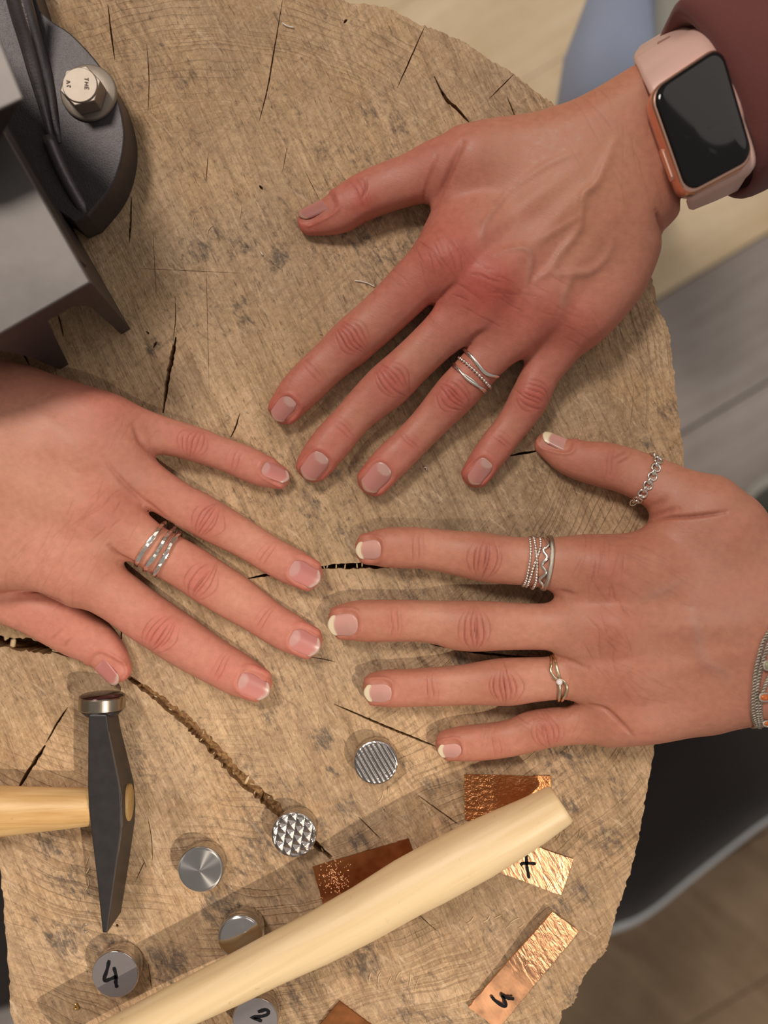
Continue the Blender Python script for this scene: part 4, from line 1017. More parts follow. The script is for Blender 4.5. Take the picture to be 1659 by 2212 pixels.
# hand C index: bead wires, zigzag, textured band
f = FC['index']; RGC = 'rings on the index finger'
t = None
for k, pts in enumerate([[(1143, 1160), (1146, 1177), (1146.5, 1197), (1144, 1217), (1140, 1238), (1136, 1254), (1129, 1266)],
                         [(1152, 1162), (1156.5, 1181), (1159, 1201), (1160.5, 1217), (1160, 1238), (1158, 1255), (1152, 1267)],
                         [(1167, 1164), (1168, 1177), (1166, 1189), (1162, 1201), (1155, 1217), (1150, 1234), (1145, 1249), (1138, 1265)]]):
    pth = ring_px(f, BC, pts, .0005 + (.0004 if k == 1 else 0))
    if t is None: t = ringthing('crossing_ring', 'silver ring of three fine beaded wires, two of them crossing', pth, RGC)
    mesh_obj('bead_strand', *beads(pth, .00058, .00108), MAT_SILVER, t)
pth = ring_px(f, BC, [(1177, 1163), (1185, 1180), (1173, 1189), (1183, 1205), (1170, 1219), (1180.5, 1236), (1166, 1249), (1174.5, 1262), (1165, 1272)], .0006, 80)
o = fixed('zigzag_ring', band(resample(pth, .0007), .00105, .0012), MAT_SILVER, None, True); tag(o, 'silver zigzag wire ring between beaded wires and a textured band', 'ring', RGC)
pth = ring_px(f, BC, [(1191, 1164), (1194, 1187), (1193, 1204), (1191, 1221), (1187.5, 1238), (1183, 1255), (1177, 1270)], .0006)
o = fixed('textured_ring', band(resample(pth, .0009), .0016, .0014, .25, 9), MAT_SILVER_OLD, None, True); tag(o, 'matte textured silver band next to a zigzag ring, nearest the knuckle', 'ring', RGC)
# solitaire
f = FC['ring']; t = None
for pts in ([(1192, 1421), (1190.5, 1438), (1189, 1449), (1194, 1459), (1202, 1467), (1215, 1468.5), (1223, 1478), (1224, 1487), (1221, 1497), (1216, 1506), (1212, 1514)],
            [(1198.5, 1421), (1202, 1438), (1206, 1454), (1208, 1464), (1208, 1480), (1209, 1490), (1208, 1502), (1206, 1514)]):
    pth = ring_px(f, BC, pts, .0006, 60)
    if t is None: t = empty('solitaire_ring', sum(pth, Vector()) / len(pth), 'pale gold ring of two twisted strands holding one small clear stone', 'ring')
    fixed('strand', band(resample(pth, .0007), .0010, .0011), MAT_GOLD, t, True)
c = on_skin(BC, 1208, 1471, f, .0018)
MAT_STONE = M('clear_stone').set(Base_Color=(0.93, 0.90, 0.92), Roughness=0.06, IOR=2.2, Specular_IOR_Level=0.8).m
V = []; r_ = .00118
for z_, q in ((-.0006, .3), (0, 1.0), (.0005, .62)):
    V.append([c + Vector((r_ * q * math.cos(a + q), r_ * q * math.sin(a + q), z_)) for a in [2 * math.pi * k / 8 for k in range(8)]])
fixed('stone', loft(V), MAT_STONE, t)
for a in range(4):
    q = c + Vector((r_ * .95 * math.cos(a * math.pi / 2 + .4), r_ * .95 * math.sin(a * math.pi / 2 + .4), 0))
    mesh_obj('prong', *tube([q - Vector((0, 0, .0012)), q + Vector((0, 0, .0003))], .00022, 6), MAT_GOLD, t)
# chain ring on hand C's thumb: every link a part
f = FC['thumb']
cp = [(1411, 984), (1419, 990), (1420.5, 999), (1418, 1008), (1414, 1018), (1410.5, 1028.5), (1405, 1039), (1399.5, 1050), (1394, 1059), (1387.5, 1068), (1381, 1076.5), (1373, 1083)]
pth = ring_px(f, BC, cp, .0006, 60, 20)
t = empty('chain_ring', sum(pth, Vector()) / len(pth), 'silver chain link ring worn on the thumb with a dangling end loop', 'ring')
lk = resample(pth, .00172); lk = lk[:len(lk) // 2 * 2]; ups = outward(lk)
for i, p in enumerate(lk):
    tg = (lk[(i + 1) % len(lk)] - lk[i - 1]).normalized(); sd = tg.cross(ups[i]).normalized(); up = sd.cross(tg)
    if i % 2 == 0: vf = torus_link(p, tg, sd, .00135, .00155, .00044)
    else: vf = torus_link(p, tg, (up * .6 + sd * .8), .00105, .00080, .00052)
    mesh_obj('chain_link', *vf, MAT_SILVER, t)
e = P(1368.5, 1085, .0085)
mesh_obj('end_loop', *torus_link(e, (1, .2, .2), (0, 1, .5), .0012, .0013, .00028, 18), MAT_SILVER, t)
# multi-strand bracelet on hand C's wrist
t = empty('chain_bracelet', P(1660, 1400, .02), 'silver multi strand chain bracelet set with orange and green stones', 'bracelet')
wrist = Finger('w', [(1560, 1380), (1580, 1378, 190), (1700, 1378, 200), (1800, 1378, 200)])
wrist.zc[:] = .017; wrist.h[:] = .022
def curb(path, a, b, r, step, parent):
    pts = resample(path, step); ups = outward(pts); parts = []
    for i, p in enumerate(pts):
        tg = (pts[(i + 1) % len(pts)] - pts[i - 1]).normalized(); sd = tg.cross(ups[i]).normalized(); up = sd.cross(tg)
        ang = .62; d1 = tg * math.cos(ang) + sd * math.sin(ang); d2 = (sd * math.cos(ang) - tg * math.sin(ang)) * .8 + up * .6
        parts.append(torus_link(p, d1, d2, a, b, r, 10, 5))
    return mesh_obj('chain_strand', *merge(parts), MAT_SILVER_OLD, parent)
strands = [[(1760, 1190), (1720, 1262), (1685, 1325), (1657, 1370), (1646.5, 1389), (1640, 1410), (1635, 1430), (1631, 1453), (1628.5, 1481), (1626, 1504), (1625.5, 1532), (1628, 1552), (1634, 1566)],
           [(1768, 1196), (1730, 1266), (1697, 1330), (1668, 1376), (1656, 1400), (1650, 1418), (1643, 1442), (1638, 1468), (1634, 1496), (1633, 1521), (1635, 1546), (1640, 1566)],
           [(1776, 1200), (1742, 1272), (1710, 1340), (1690, 1400), (1672, 1440), (1656, 1470), (1646, 1500), (1641, 1518), (1642, 1544), (1648, 1566)]]
for q in strands:
    curb(ring_px(wrist, BC, q, .0007, 90, 26, -.006), .00080, .00052, .00026, .00112, t)
def cabochon(px, py, rx, ry, col, nm, name):
    c = on_skin(BC, px, py, wrist, .0012)
    m_ = simple(nm, col, 0.18, 0, .25, 500)
    mesh_obj('stone_setting', *torus_link(c, (1, 0, -.1), (0, 1, 0), rx, ry, .0004, 18), MAT_SILVER_OLD, t)
    mesh_obj('stone', *uvball(c, 1.0, 12, 8, (rx * .95, ry * .95, .0009)), m_, t)
cabochon(1657, 1435, .0014, .0015, (0.28, 0.29, 0.17), 'green_stone', 'green')
cabochon(1651, 1503, .0019, .0013, (0.55, 0.13, 0.025), 'orange_stone', 'orange')
cabochon(1658, 1556, .0019, .0009, (0.50, 0.12, 0.025), 'rust_stone', 'rust')
c = P(1631, 1563, .012)
ringsv = []
for q, rr_ in ((0, .0024), (.0012, .0017), (.0024, .0008)):
    ringsv.append([c + Vector((.3, .95, .1)) * q + Vector((rr_ * math.cos(a), -.3 * rr_ * math.cos(a), rr_ * .8 * math.sin(a))) - Vector((0, .0012, 0)) for a in [2 * math.pi * k / 10 for k in range(10)]])
fixed('end_cap', loft(ringsv), MAT_SILVER_OLD, t)

# ------------------------------------------------------------------ watch, strap and sleeve on hand A
WZ = .0455
W4 = [P(1399, 196, WZ), P(1559, 90, WZ), P(1633, 346, WZ - .0015), P(1481, 426, WZ - .0015)]
wt = empty('smartwatch', (W4[0] + W4[2]) / 2 - Vector((0, 0, .01)), 'rose gold smartwatch with dark screen and pink strap on wrist', 'watch')
def rquad(ins, dz, rad=.18, n=7):
    """rounded rectangle inside the case corners; ins inset fraction, dz offset"""
    pts = []
    for cx, cy, a0 in ((1, 1, 0), (0, 1, 90), (0, 0, 180), (1, 0, 270)):
        for k in range(n):
            a = math.radians(a0 + 90 * k / (n - 1)); ru, rv = rad * .29 / .225 * .8, rad * .8
            u = (1 - ru if cx else ru) + ru * math.cos(a); v = (1 - rv if cy else rv) + rv * math.sin(a)
            u = .5 + (u - .5) * (1 - ins * 1.25); v = .5 + (v - .5) * (1 - ins)
            p = (W4[0] * (1 - u) + W4[1] * u) * (1 - v) + (W4[3] * (1 - u) + W4[2] * u) * v
            pts.append(p + Vector((0, 0, dz)))
    return pts
fixed('watch_case', loft([rquad(.10, -.0078), rquad(.0, -.0064), rquad(-.015, -.0040), rquad(.0, -.0010), rquad(.03, .0)]), MAT_ROSE, wt, True)
ms = M('dark_glass'); sm = ms.noise(120, 4, .6, ms.mapping(scale=(1, 2.2, 1), rot=.6), .6)
ms.set(Base_Color=(0.006, 0.006, 0.007), Roughness=ms.ramp(sm, [(0.58, 0.06), (0.66, 0.24)]), Specular_IOR_Level=0.35)
fixed('watch_screen', loft([rquad(.045, -.0006), rquad(.05, .0006), rquad(.075, .0012), rquad(.14, .0015)]), ms.m, wt, True)
bp = W4[0] * .35 + W4[3] * .65; bd_ = (W4[3] - W4[0]).normalized(); bo = Vector((bd_.y, -bd_.x, 0)); bo = bo if bo.x < 0 else -bo
fixed('side_button', loft([[bp + bd_ * a * .0055 + Vector((0, 0, b * .0011 - .0035)) + bo * c_ for a, b in ((-1, -.6), (-.8, -1), (.8, -1), (1, -.6), (1, .6), (.8, 1), (-.8, 1), (-1, .6))] for c_ in (0, .0012)]), MAT_ROSE, wt, False, .0002)
def strap():
    Lc = [(1520, 420, -.010), (1494, 446, .004), (1488, 450, .018), (1484, 438, .032), (1483, 424, .0385), (1450, 330, .039), (1420, 240, .040), (1402, 197, .0405), (1385, 165, .036), (1370, 133, .026), (1372, 118, .014), (1392, 108, -.002), (1440, 180, -.010), (1500, 330, -.012)]
    Rc = [(1600, 380, -.010), (1597, 400, .004), (1598, 403, .018), (1612, 380, .032), (1632, 346, .0385), (1610, 262, .039), (1580, 150, .040), (1556, 92, .0405), (1520, 72, .036), (1484, 60, .026), (1478, 56, .014), (1490, 54, -.002), (1540, 120, -.010), (1600, 280, -.012)]
    n = 90
    L = [P(*q) for q in spline(Lc + [Lc[0]], n)][:-1]; R = [P(*q) for q in spline(Rc + [Rc[0]], n)][:-1]
    for q in (L, R):
        for i, p in enumerate(q):
            nr = BA.find_nearest(p)
            if nr[0] is not None and (p - nr[0]).dot(nr[1]) < .0009: q[i] = p + nr[1] * (.0009 - (p - nr[0]).dot(nr[1]))
    m = len(L); V, F = [], []; cen = sum(L + R, Vector()) / (2 * m)
    for i in range(m):
        t_ = (L[(i + 1) % m] - L[i - 1]).normalized(); s = (R[i] - L[i]); nn = t_.cross(s).normalized()
        if nn.dot((L[i] + R[i]) / 2 - cen) < 0: nn = -nn
        for q, h_ in ((0, -.0006), (0, .0002), (.06, .0010), (.5, .0012), (.94, .0010), (1, .0002), (1, -.0006)):
            V.append(L[i] + s * q + nn * h_)
    for i in range(m):
        for k in range(7): F.append((i * 7 + k, i * 7 + (k + 1) % 7, ((i + 1) % m) * 7 + (k + 1) % 7, ((i + 1) % m) * 7 + k))
    fixed('strap', (V, F), MAT_PINK, wt, True)
    # stamped slot in the strap
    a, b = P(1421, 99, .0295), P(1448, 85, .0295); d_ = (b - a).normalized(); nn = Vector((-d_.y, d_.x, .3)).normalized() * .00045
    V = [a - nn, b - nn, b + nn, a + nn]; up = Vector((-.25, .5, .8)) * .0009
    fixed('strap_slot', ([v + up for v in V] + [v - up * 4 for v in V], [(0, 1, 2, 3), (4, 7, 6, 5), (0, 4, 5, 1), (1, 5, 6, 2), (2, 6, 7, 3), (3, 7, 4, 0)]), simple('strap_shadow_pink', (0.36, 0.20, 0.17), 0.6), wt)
strap()
def sleeve():
    secs = [(1542, 240, .021, 176, .017, .8), (1525, 243, .021, 186, .020, 0), (1527, 239, .021, 198, .0235, 1), (1540, 229, .021, 206, .0265, 1), (1584, 202, .021, 212, .031, 1), (1640, 165, .021, 222, .034, 1), (1720, 110, .021, 232, .037, 1), (1850, 25, .021, 244, .040, 1), (2000, -80, .021, 250, .042, 1)]
    rings = []; ns = 72; r = np.random.default_rng(5)
    for i, (x, y, z, hw, hz, wv) in enumerate(secs):
        c = P(x, y, z); sd = Vector((.40, -.92, 0)).lerp(Vector((.56, -.83, 0)), min(1, i / 5)).normalized(); w = hw * KZ(z); ring = []
        for k in range(ns):
            a = 2 * math.pi * k / ns
            wr = 1 + wv * (.022 * math.sin(3 * a + i * .9) + .02 * math.sin(5 * a - i * 1.3 + 1))
            p = c + sd * w * wr * math.copysign(abs(math.cos(a)) ** .85, math.cos(a)) + Vector((0, 0, hz * wr * math.copysign(abs(math.sin(a)) ** .85, math.sin(a))))
            # the cuff stands off in a fold at its upper corner
            fo = math.exp(-((a - 2.65) / .35) ** 2) * math.exp(-((i - 2.5) / 1.6) ** 2); p += Vector((-.003, .003, .004)) * fo
            ring.append(p)
        rings.append(ring)
    o = fixed('sleeve', loft(rings, False), MAT_MAROON, HA, True); o['label'] = 'maroon sweatshirt sleeve'
    m = o.modifiers.new('sub', 'SUBSURF'); m.levels = 1; m.render_levels = 1
sleeve()
# ------------------------------------------------------------------ strokes (handwritten marks)
def ribbon(strokes, z, w, name, mat, parent, label=None, nseg=14):
    parts = []
    for pts in strokes:
        c = spline(pts, nseg) if len(pts) > 2 else np.linspace(pts[0], pts[1], nseg)
        path = [P(x, y, z) for x, y in c]; V = []; F = []
        n = len(path)
        for i, p in enumerate(path):
            t_ = (path[min(i + 1, n - 1)] - path[max(i - 1, 0)]).normalized(); s = Vector((-t_.y, t_.x, 0))
            ww = w * S * .5 * (1 + .15 * math.sin(i * 1.7)) * (.75 if i in (0, n - 1) else 1)
            V += [p - s * ww, p + s * ww, p + s * ww - Vector((0, 0, .00012)), p - s * ww - Vector((0, 0, .00012))]
        for i in range(n - 1):
            for k in range(4): F.append((i * 4 + k, i * 4 + (k + 1) % 4, i * 4 + 4 + (k + 1) % 4, i * 4 + 4 + k))
        F += [(0, 1, 2, 3), tuple((n - 1) * 4 + k for k in (3, 2, 1, 0))]
        parts.append((V, F))
    o = fixed(name, merge(parts), mat, parent)
    if label: o['label'] = label
    return o

# ------------------------------------------------------------------ anvil block bolted to the stump
base = P(100, 400, 0)
an = empty('bench_anvil', base, 'dark cast iron anvil with polished step bolted to the stump', 'anvil')
fl = [(-200, -260), (40, -120), (85, 20), (112, 45), (150, 70), (190, 110), (225, 155), (250, 205), (264, 250), (269, 300), (259, 360), (236, 412), (190, 468), (160, 482), (85, 430), (-100, 430), (-240, 100)]
flp = spline(fl[2:13], 40); top = [P(x, y, .016) for x, y in fl[:2]] + [P(x, y, .016) for x, y in flp] + [P(x, y, .016) for x, y in fl[13:]]
cf = sum(top, Vector()) / len(top)
rings = [[Vector((cf.x + (p.x - cf.x) * s_, cf.y + (p.y - cf.y) * s_, z_)) for p in top] for s_, z_ in ((1.012, 0.0), (1.008, .012), (1.0, .0152), (.985, .0162))]
fixed('base_flange', loft(rings), MAT_IRON, an, False, .0004)
# body: bridge profile, legs at the front end
C0 = P(196, 610, .056); E1 = P(0, 722, .056); ev = (E1 - C0).normalized(); dv = Vector((ev.y, -ev.x, 0)); dv = dv if dv.y > 0 else -dv
prof = [(0, 55.2), (2.5, 28), (5, 0), (9, 0), (8.2, 14), (6.8, 38), (8.5, 44), (10.6, 46.5), (19.8, 46.5), (25.5, 25), (32, 0), (35.6, 0), (36.2, 28), (38.5, 45), (42, 48), (56, 48), (61, 30), (67, 0), (71, 0), (74, 55.2)]
def pe(e, z, d_): return Vector((C0.x, C0.y, 0)) + ev * e * .001 + dv * d_ + Vector((0, 0, z * .001))
depth = .074
fixed('front_legs', loft([[pe(e, z, 0) for e, z in prof], [pe(e, z, .009) for e, z in prof]]), MAT_IRON, an, False)
fixed('anvil_body', merge([loft([[pe(e, z, q) for e, z in ((0, 46.5), (74, 46.5), (74, 55.2), (0, 55.2))] for q in (.009, depth)]), loft([[pe(e, z, q) for e, z in ((0, 55.2), (2.5, 28), (5, 0), (9, 0), (8.2, 14), (7, 38), (9, 47))] for q in (.009, depth)])]), MAT_IRON, an, False)
fixed('anvil_step', loft([[pe(e, 55.2, d_) for e, d_ in ((0, 0), (74, 0), (74, .07), (0, .07))], [pe(e, 56, d_) for e, d_ in ((.3, .0003), (74, .0003), (74, .07), (.3, .07))]]), MAT_STEEL_BR, an, False, .0003)
# upper block with its dark front
ub = [pe(e, 56, d_) for e, d_ in ((3, .052), (58, .052), (58, .14), (3, .14))]
ut = [P(50, 212, .080), P(-140, 300, .080), P(-240, 20, .080), P(-60, -60, .080)]
ub = [Vector((q.x, q.y, .056)) for q in ub]
um = [a.lerp(b, .8) for a, b in zip(ub, ut)]
fixed('anvil_top_block', loft([ub, um, [p - Vector((0, 0, .0008)) for p in ut]]), MAT_IRON_DK, an, False, .001)
fixed('anvil_face', loft([[p - Vector((0, 0, .0008)) for p in ut], ut]), MAT_STEEL_BR, an, False, .0004)
for k, (pts, r_) in enumerate([([(112, 305, .0180), (90, 215, .020), (62, 112, .024), (34, 20, .030), (10, -80, .036)], .0024), ([(128, 310, .0158), (110, 225, .0162), (84, 120, .0172), (56, 20, .020), (32, -80, .024)], .0030)]):
    c = spline([tuple(P(*q)) for q in pts], 16)
    fixed('web_rib', tube([Vector(q) for q in c], [r_ * (.4 + .6 * min(1, i / 6)) for i in range(16)], 14), MAT_IRON_LT, an, True)
# weld fillet between body and flange
c = spline([tuple(P(*q)) for q in [(104, 296, .018), (130, 360, .017), (160, 418, .016), (186, 462, .014)]], 12)
fixed('fillet', tube([Vector(q) for q in c], .0024, 10), MAT_IRON_LT, an, True)
# bolt and washer
bt = empty('bolt', P(190, 199, .016), None, None); bt.parent = an; bt.matrix_parent_inverse = Matrix.Translation(-base)
wc = P(190.5, 199, .0175)
def circ(c, r_, z_, n=40, a0=0): return [Vector((c.x + r_ * math.cos(a0 + 2 * math.pi * k / n), c.y + r_ * math.sin(a0 + 2 * math.pi * k / n), z_)) for k in range(n)]
R_ = 61 * KZ(.0178)
wo = fixed('washer', loft([circ(wc, R_ * .985, .0160), circ(wc, R_, .0166), circ(wc, R_ * .985, .0176), circ(wc, R_ * .93, .0179), circ(wc, R_ * .55, .0182)]), MAT_ZINC, bt, True)
hc = P(171.5, 182, .0265); hr = 45 * KZ(.0265); a0 = math.radians(14)
hexr = lambda s_, z_: [Vector((hc.x + hr * s_ * math.cos(a0 + q * math.pi / 3), hc.y + hr * s_ * math.sin(a0 + q * math.pi / 3), z_)) for q in range(6)]
bm_h = loft([hexr(1, .0188), hexr(1, .0256)])
fixed('bolt_head', bm_h, MAT_ZINC, bt, False, .0003)
fixed('bolt_top', loft([circ(hc, hr * .87, .0252, 36), circ(hc, hr * .84, .0260, 36), circ(hc, hr * .81, .0262, 36)]), MAT_ZINC, bt, False)
MAT_ENG = simple('engraved_shade', (0.16, 0.12, 0.09), 0.6, 0.4)
z_ = .0264
ribbon([[(143, 180), (151, 176)], [(143, 174), (151, 176)], [(147.5, 177.5), (146.5, 174.5)]], z_, 1.6, 'stamped_mark', MAT_ENG, bt)        # A
ribbon([[(143.5, 186.5), (148, 184), (151, 188), (151.5, 183.5)]], z_, 1.6, 'stamped_mark', MAT_ENG, bt)                                     # 2
ribbon([[(182, 170), (190, 171)], [(190, 168), (190, 174)]], z_, 1.6, 'stamped_mark', MAT_ENG, bt)                                             # T
ribbon([[(182.5, 177), (190.5, 178)], [(182.5, 183), (190.5, 184)], [(186.5, 177.5), (186.5, 183.5)]], z_, 1.6, 'stamped_mark', MAT_ENG, bt)   # H
ribbon([[(183, 187), (191, 188)], [(183, 187), (183, 192)], [(187, 187.5), (187, 191.5)], [(191, 188), (191, 192.5)]], z_, 1.6, 'stamped_mark', MAT_ENG, bt)  # E

# ------------------------------------------------------------------ planishing hammer
hm = empty('goldsmith_hammer', P(230, 1740, 0), 'small black hammer with honey wooden handle and wedge end, left of the metal stamps', 'hammer')
ZT = .0165
sec = [((191, 1543), (231, 1543), (256, 1541)), ((190, 1580), (236, 1580), (262, 1576)), ((189, 1700), (260, 1699), (290, 1690)), ((191, 1745), (263, 1745), (294, 1736)), ((197, 1800), (263, 1792), (292, 1775)), ((209, 1900), (249, 1893), (278, 1872)), ((221, 2016), (232, 2016), (262, 1972))]
rings = []
for tl, tr, br in sec:
    a, b, c = P(*tl, ZT), P(*tr, ZT), P(*br, .0012); d_ = Vector((a.x, a.y, .0012)); b2 = Vector((c.x * .5 + b.x * .5, c.y, .009))
    rings.append([a, b, c, d_])
fixed('hammer_head', loft(rings), MAT_HAMMER, hm, False, .0006)
ed = spline([tuple(q[1]) for q in rings[1:]], 40); rj = np.random.default_rng(4)
fixed('worn_edge', tube([Vector(q) + Vector((-.0002, 0, -.00012)) for q in ed], list(.00016 + .00022 * rj.random(40) * np.exp(-((np.arange(40) - 22) / 9) ** 2)), 6), MAT_BAND, hm)
yb0, yb1 = P(220, 1513, .0166).y, P(220, 1545, .0166).y; xc = P(221, 1530, .0083).x; R_ = .0083
def vcirc(y, r_, n=96, zz=R_ + .0002): return [Vector((xc + r_ * math.cos(2 * math.pi * k / n), y, zz + r_ * math.sin(2 * math.pi * k / n))) for k in range(n)]
fixed('neck', loft([vcirc(P(225, 1556, .0166).y, .0058), vcirc(yb1 - .0012, .0064), vcirc(yb1 + .0004, .0079)]), MAT_HAMMER, hm, True)
fixed('face_band', loft([vcirc(yb1, .0074), vcirc(yb1 + .0008, R_), vcirc(yb0 - .0004, R_), vcirc(yb0, R_ * .97)]), MAT_BAND, hm, False, 0)
fixed('striking_face', loft([vcirc(yb0 - .0002, R_ * .97), vcirc(yb0 + .0004, R_ * .9), vcirc(yb0 + .0009, R_ * .5), vcirc(yb0 + .001, R_ * .1)]), simple('dark_polished_face', (0.09, 0.055, 0.060), 0.18, 0.9), hm, True)
rings = []
for x, y0, y1, zc in ((222, 1706, 1780, .0085), (198, 1704, 1782, .0085), (150, 1703, 1788, .0085), (80, 1701, 1796, .0085), (0, 1699, 1806, .0088), (-120, 1694, 1826, .0095), (-420, 1690, 1850, .0105)):
    a, b = P(x, y0, zc), P(x, y1, zc); c = (a + b) / 2; hy = (a.y - b.y) / 2
    rings.append([c + Vector((0, hy * math.cos(q), min(hy * 1.1, zc - .0006) * math.sin(q))) for q in [2 * math.pi * k / 24 for k in range(24)]])
fixed('handle', loft(rings), MAT_HICK, hm, True)
# end of the handle showing in the eye on the right flank
ce = (P(262, 1740, ZT) + P(292, 1735, .0012)) / 2; ce.y = P(278, 1733, .009).y; nx = .0007
V = [[Vector((ce.x + dx, ce.y + .0068 * s_ * math.cos(q), .0088 + .0040 * s_ * math.sin(q))) for q in [2 * math.pi * k / 24 for k in range(24)]] for dx, s_ in ((-.002, 1), (nx, 1), (nx + .0003, .9))]
o = fixed('handle_end', loft(V), simple('end_grain_ash', (0.40, 0.25, 0.09), 0.55, 0, .3, 600), hm, True); o['label'] = 'pale wooden handle end wedged in the eye'

# ------------------------------------------------------------------ steel texture stamps (short cylinders)
def stamp(px, py, h, kind, label, r_px=50.5, mat=MAT_STEEL, tilt=None, marks=None):
    c = P(px, py, h); r_ = r_px * KZ(h); n = 56
    t = empty('texture_stamp', Vector((c.x, c.y, 0)), label, 'stamp', 'steel texture stamps')
    def cr(s_, z): return circ(c, r_ * s_, z, n)
    rim = .0 if kind == 'flat' else .0009
    fixed('stamp_body', loft([cr(.97, .0002), cr(1.0, .0008), cr(1.0, h * .62), cr(.975, h * .66), cr(.975, h * .70), cr(1.0, h * .74), cr(1.0, h - .0008 - rim), cr(.985, h - .0003 - rim), cr(.955, h - rim)]), mat, t, True)
    if kind == 'flat':
        o = fixed('stamp_face', loft([cr(.96, h - .0003), cr(.955, h + .00012)]), MAT_STEEL_SATIN, t)
    else:
        V, F = [], []; nr = 34; na = 96
        def hf(x, y):
            if kind == 'ridges':
                q = (x * .86 + y * .50) / .00165 + .2; return .00042 * abs(math.sin(math.pi * q)) ** .7
            if kind == 'pyramids':
                a, b = (x * .98 - y * .17) / .0031, (y * .98 + x * .17) / .0034
                u = abs((a % 1) - .5) * 2; v = abs(((b + .5 * (math.floor(a) % 2)) % 1) - .5) * 2
                return .0007 * (1 - max(u, v)) 
            rr = math.hypot(x, y) / r_
            if kind == 'cone': return .0016 * (1 - rr) if rr > .05 else .0016 * .93
            return .0016 * (1 - rr * rr) + .0004 * math.exp(-((x - .002) ** 2 + (y - .003) ** 2) / .000004)
        for i in range(nr + 1):
            q = .965 * i / nr
            for k in range(na):
                a = 2 * math.pi * k / na; x, y = r_ * q * math.cos(a), r_ * q * math.sin(a)
                e = min(1, (1 - q / .965) * 14)
                V.append(Vector((c.x + x, c.y + y, h - rim + .0001 + hf(x, y) * e)))
        for i in range(nr):
            for k in range(na): F.append((i * na + k, i * na + (k + 1) % na, (i + 1) * na + (k + 1) % na, (i + 1) * na + k))
        mesh_obj('stamp_face', V, F, MAT_TURNED if kind == 'cone' else (mat if kind == 'dome' else MAT_STEEL_DULL), t, kind in ('cone', 'dome', 'ridges'))
    if marks: ribbon(marks[0], h + .00015, marks[1], 'marker_figure', MAT_INK, t, marks[2])
    return t
mt_ = M('turned_steel'); tn = mt_.n('ShaderNodeTangent'); tn.direction_type = 'RADIAL'; tn.axis = 'Z'
mt_.set(Base_Color=(0.52, 0.50, 0.48), Metallic=1.0, Roughness=0.24); mt_.b.inputs['Anisotropic'].default_value = 0.9; mt_.put(mt_.b.inputs['Tangent'], tn.outputs[0])
MAT_TURNED = mt_.m
MAT_STEEL_DULL = simple('grey_worked_steel', (0.36, 0.335, 0.325), 0.30, 1.0, 0.12, 500)
stamp(812, 1649, .0075, 'ridges', 'round steel stamp with parallel ridges, below the little finger', 48.5)
stamp(634, 1805, .0085, 'pyramids', 'round steel stamp with a grid of pyramid facets over the long crack', 49.5)
stamp(432, 1880, .0080, 'cone', 'round mirror polished steel stamp with a pointed centre, right of the hammer', 50)
stamp(518, 2028, .0092, 'dome', 'tall domed mirror stamp partly under the pale handle', 49)
stamp(712, 2026, .0080, 'flat', 'steel stamp almost wholly hidden under the pale handle', 50)
stamp(248.5, 2105, .0080, 'flat', 'grey steel stamp marked with a black 4', 51, marks=([[(236, 2074), (231, 2096), (224.5, 2118), (238, 2115), (252, 2109)], [(246, 2089), (251, 2110), (250, 2122), (253, 2134)]], 7.5, 'handwritten black 4'))
stamp(551, 2204, .0085, 'flat', 'grey steel stamp marked with a black 2 at the bottom edge', 50, marks=([[(557, 2186), (574, 2181), (580, 2186), (573, 2194), (543, 2198), (556, 2202), (566, 2206)]], 7.5, 'handwritten black 2'))

# ------------------------------------------------------------------ copper strips
def strip(corners, mat, label, texf=None, bend=None, z0=.0003, nu=30, nv=16, th=.0007):
    A, B, C_, D_ = [P(x, y, .001) for x, y in corners]
    V, F, T = [], [], []
    r = np.random.default_rng(int(corners[0][0]))
    for j in range(nv + 1):
        for i in range(nu + 1):
            u, v = i / nu, j / nv
            p = (A * (1 - u) + B * u) * (1 - v) + (D_ * (1 - u) + C_ * u) * v
            if i in (0, nu) or j in (0, nv): p += Vector((r.normal(0, .00008), r.normal(0, .00008), 0))
            p.z = z0 + th + (bend(u, v) if bend else 0); V.append(p); T.append(texf(u, v) if texf else 0)
    for j in range(nv):
        for i in range(nu): F.append((j * (nu + 1) + i, j * (nu + 1) + i + 1, (j + 1) * (nu + 1) + i + 1, (j + 1) * (nu + 1) + i))
    o = mesh_obj('copper_strip', V, F, mat, None, False); set_attr_f(o.data, 'tex', T)
    if o.data.polygons[0].normal.z < 0: o.data.flip_normals()
    m = o.modifiers.new('thick', 'SOLIDIFY'); m.thickness = th; m.offset = -1
    return tag(o, label, 'copper strip', 'copper test strips')
sm = lambda a, b, x: float(sstep(a, b, np.array(x)))
strip([(1003, 1673), (1191, 1677), (1187, 1772), (1005, 1772)], MAT_COPPER_DK, 'dark crumpled copper plate behind the top end of the pale handle', lambda u, v: .35 + .65 * sm(.5, .25, u) + .3 * sm(.75, .9, u), lambda u, v: .0006 * math.exp(-((u - .72) / .12) ** 2 - ((v - .35) / .3) ** 2))
o = strip([(675, 1873), (882, 1812), (912, 1895), (699, 1960)], MAT_COPPER_RED, 'reddish copper strip with a patch of punched dots, left of the pale handle')
r = np.random.default_rng(12); dots = []
while len(dots) < 150:
    x, y = r.normal(722, 17), r.normal(1897, 20)
    if 688 < x < 766 and 1862 + (690 - x) * .25 < y < 1945: dots.append(uvball(P(x, y, .00105), r.uniform(.00022, .00042), 7, 5, (1, 1, .8)))
for x, y in [(757, 1868), (748, 1872), (752, 1867), (697, 1940), (703, 1928), (690, 1892), (693, 1908)]: dots.append(uvball(P(x, y, .00105), .0003, 7, 5))
m_ = copper('bright_copper_dots', (1.0, 0.60, 0.34), 0, 600, .22)
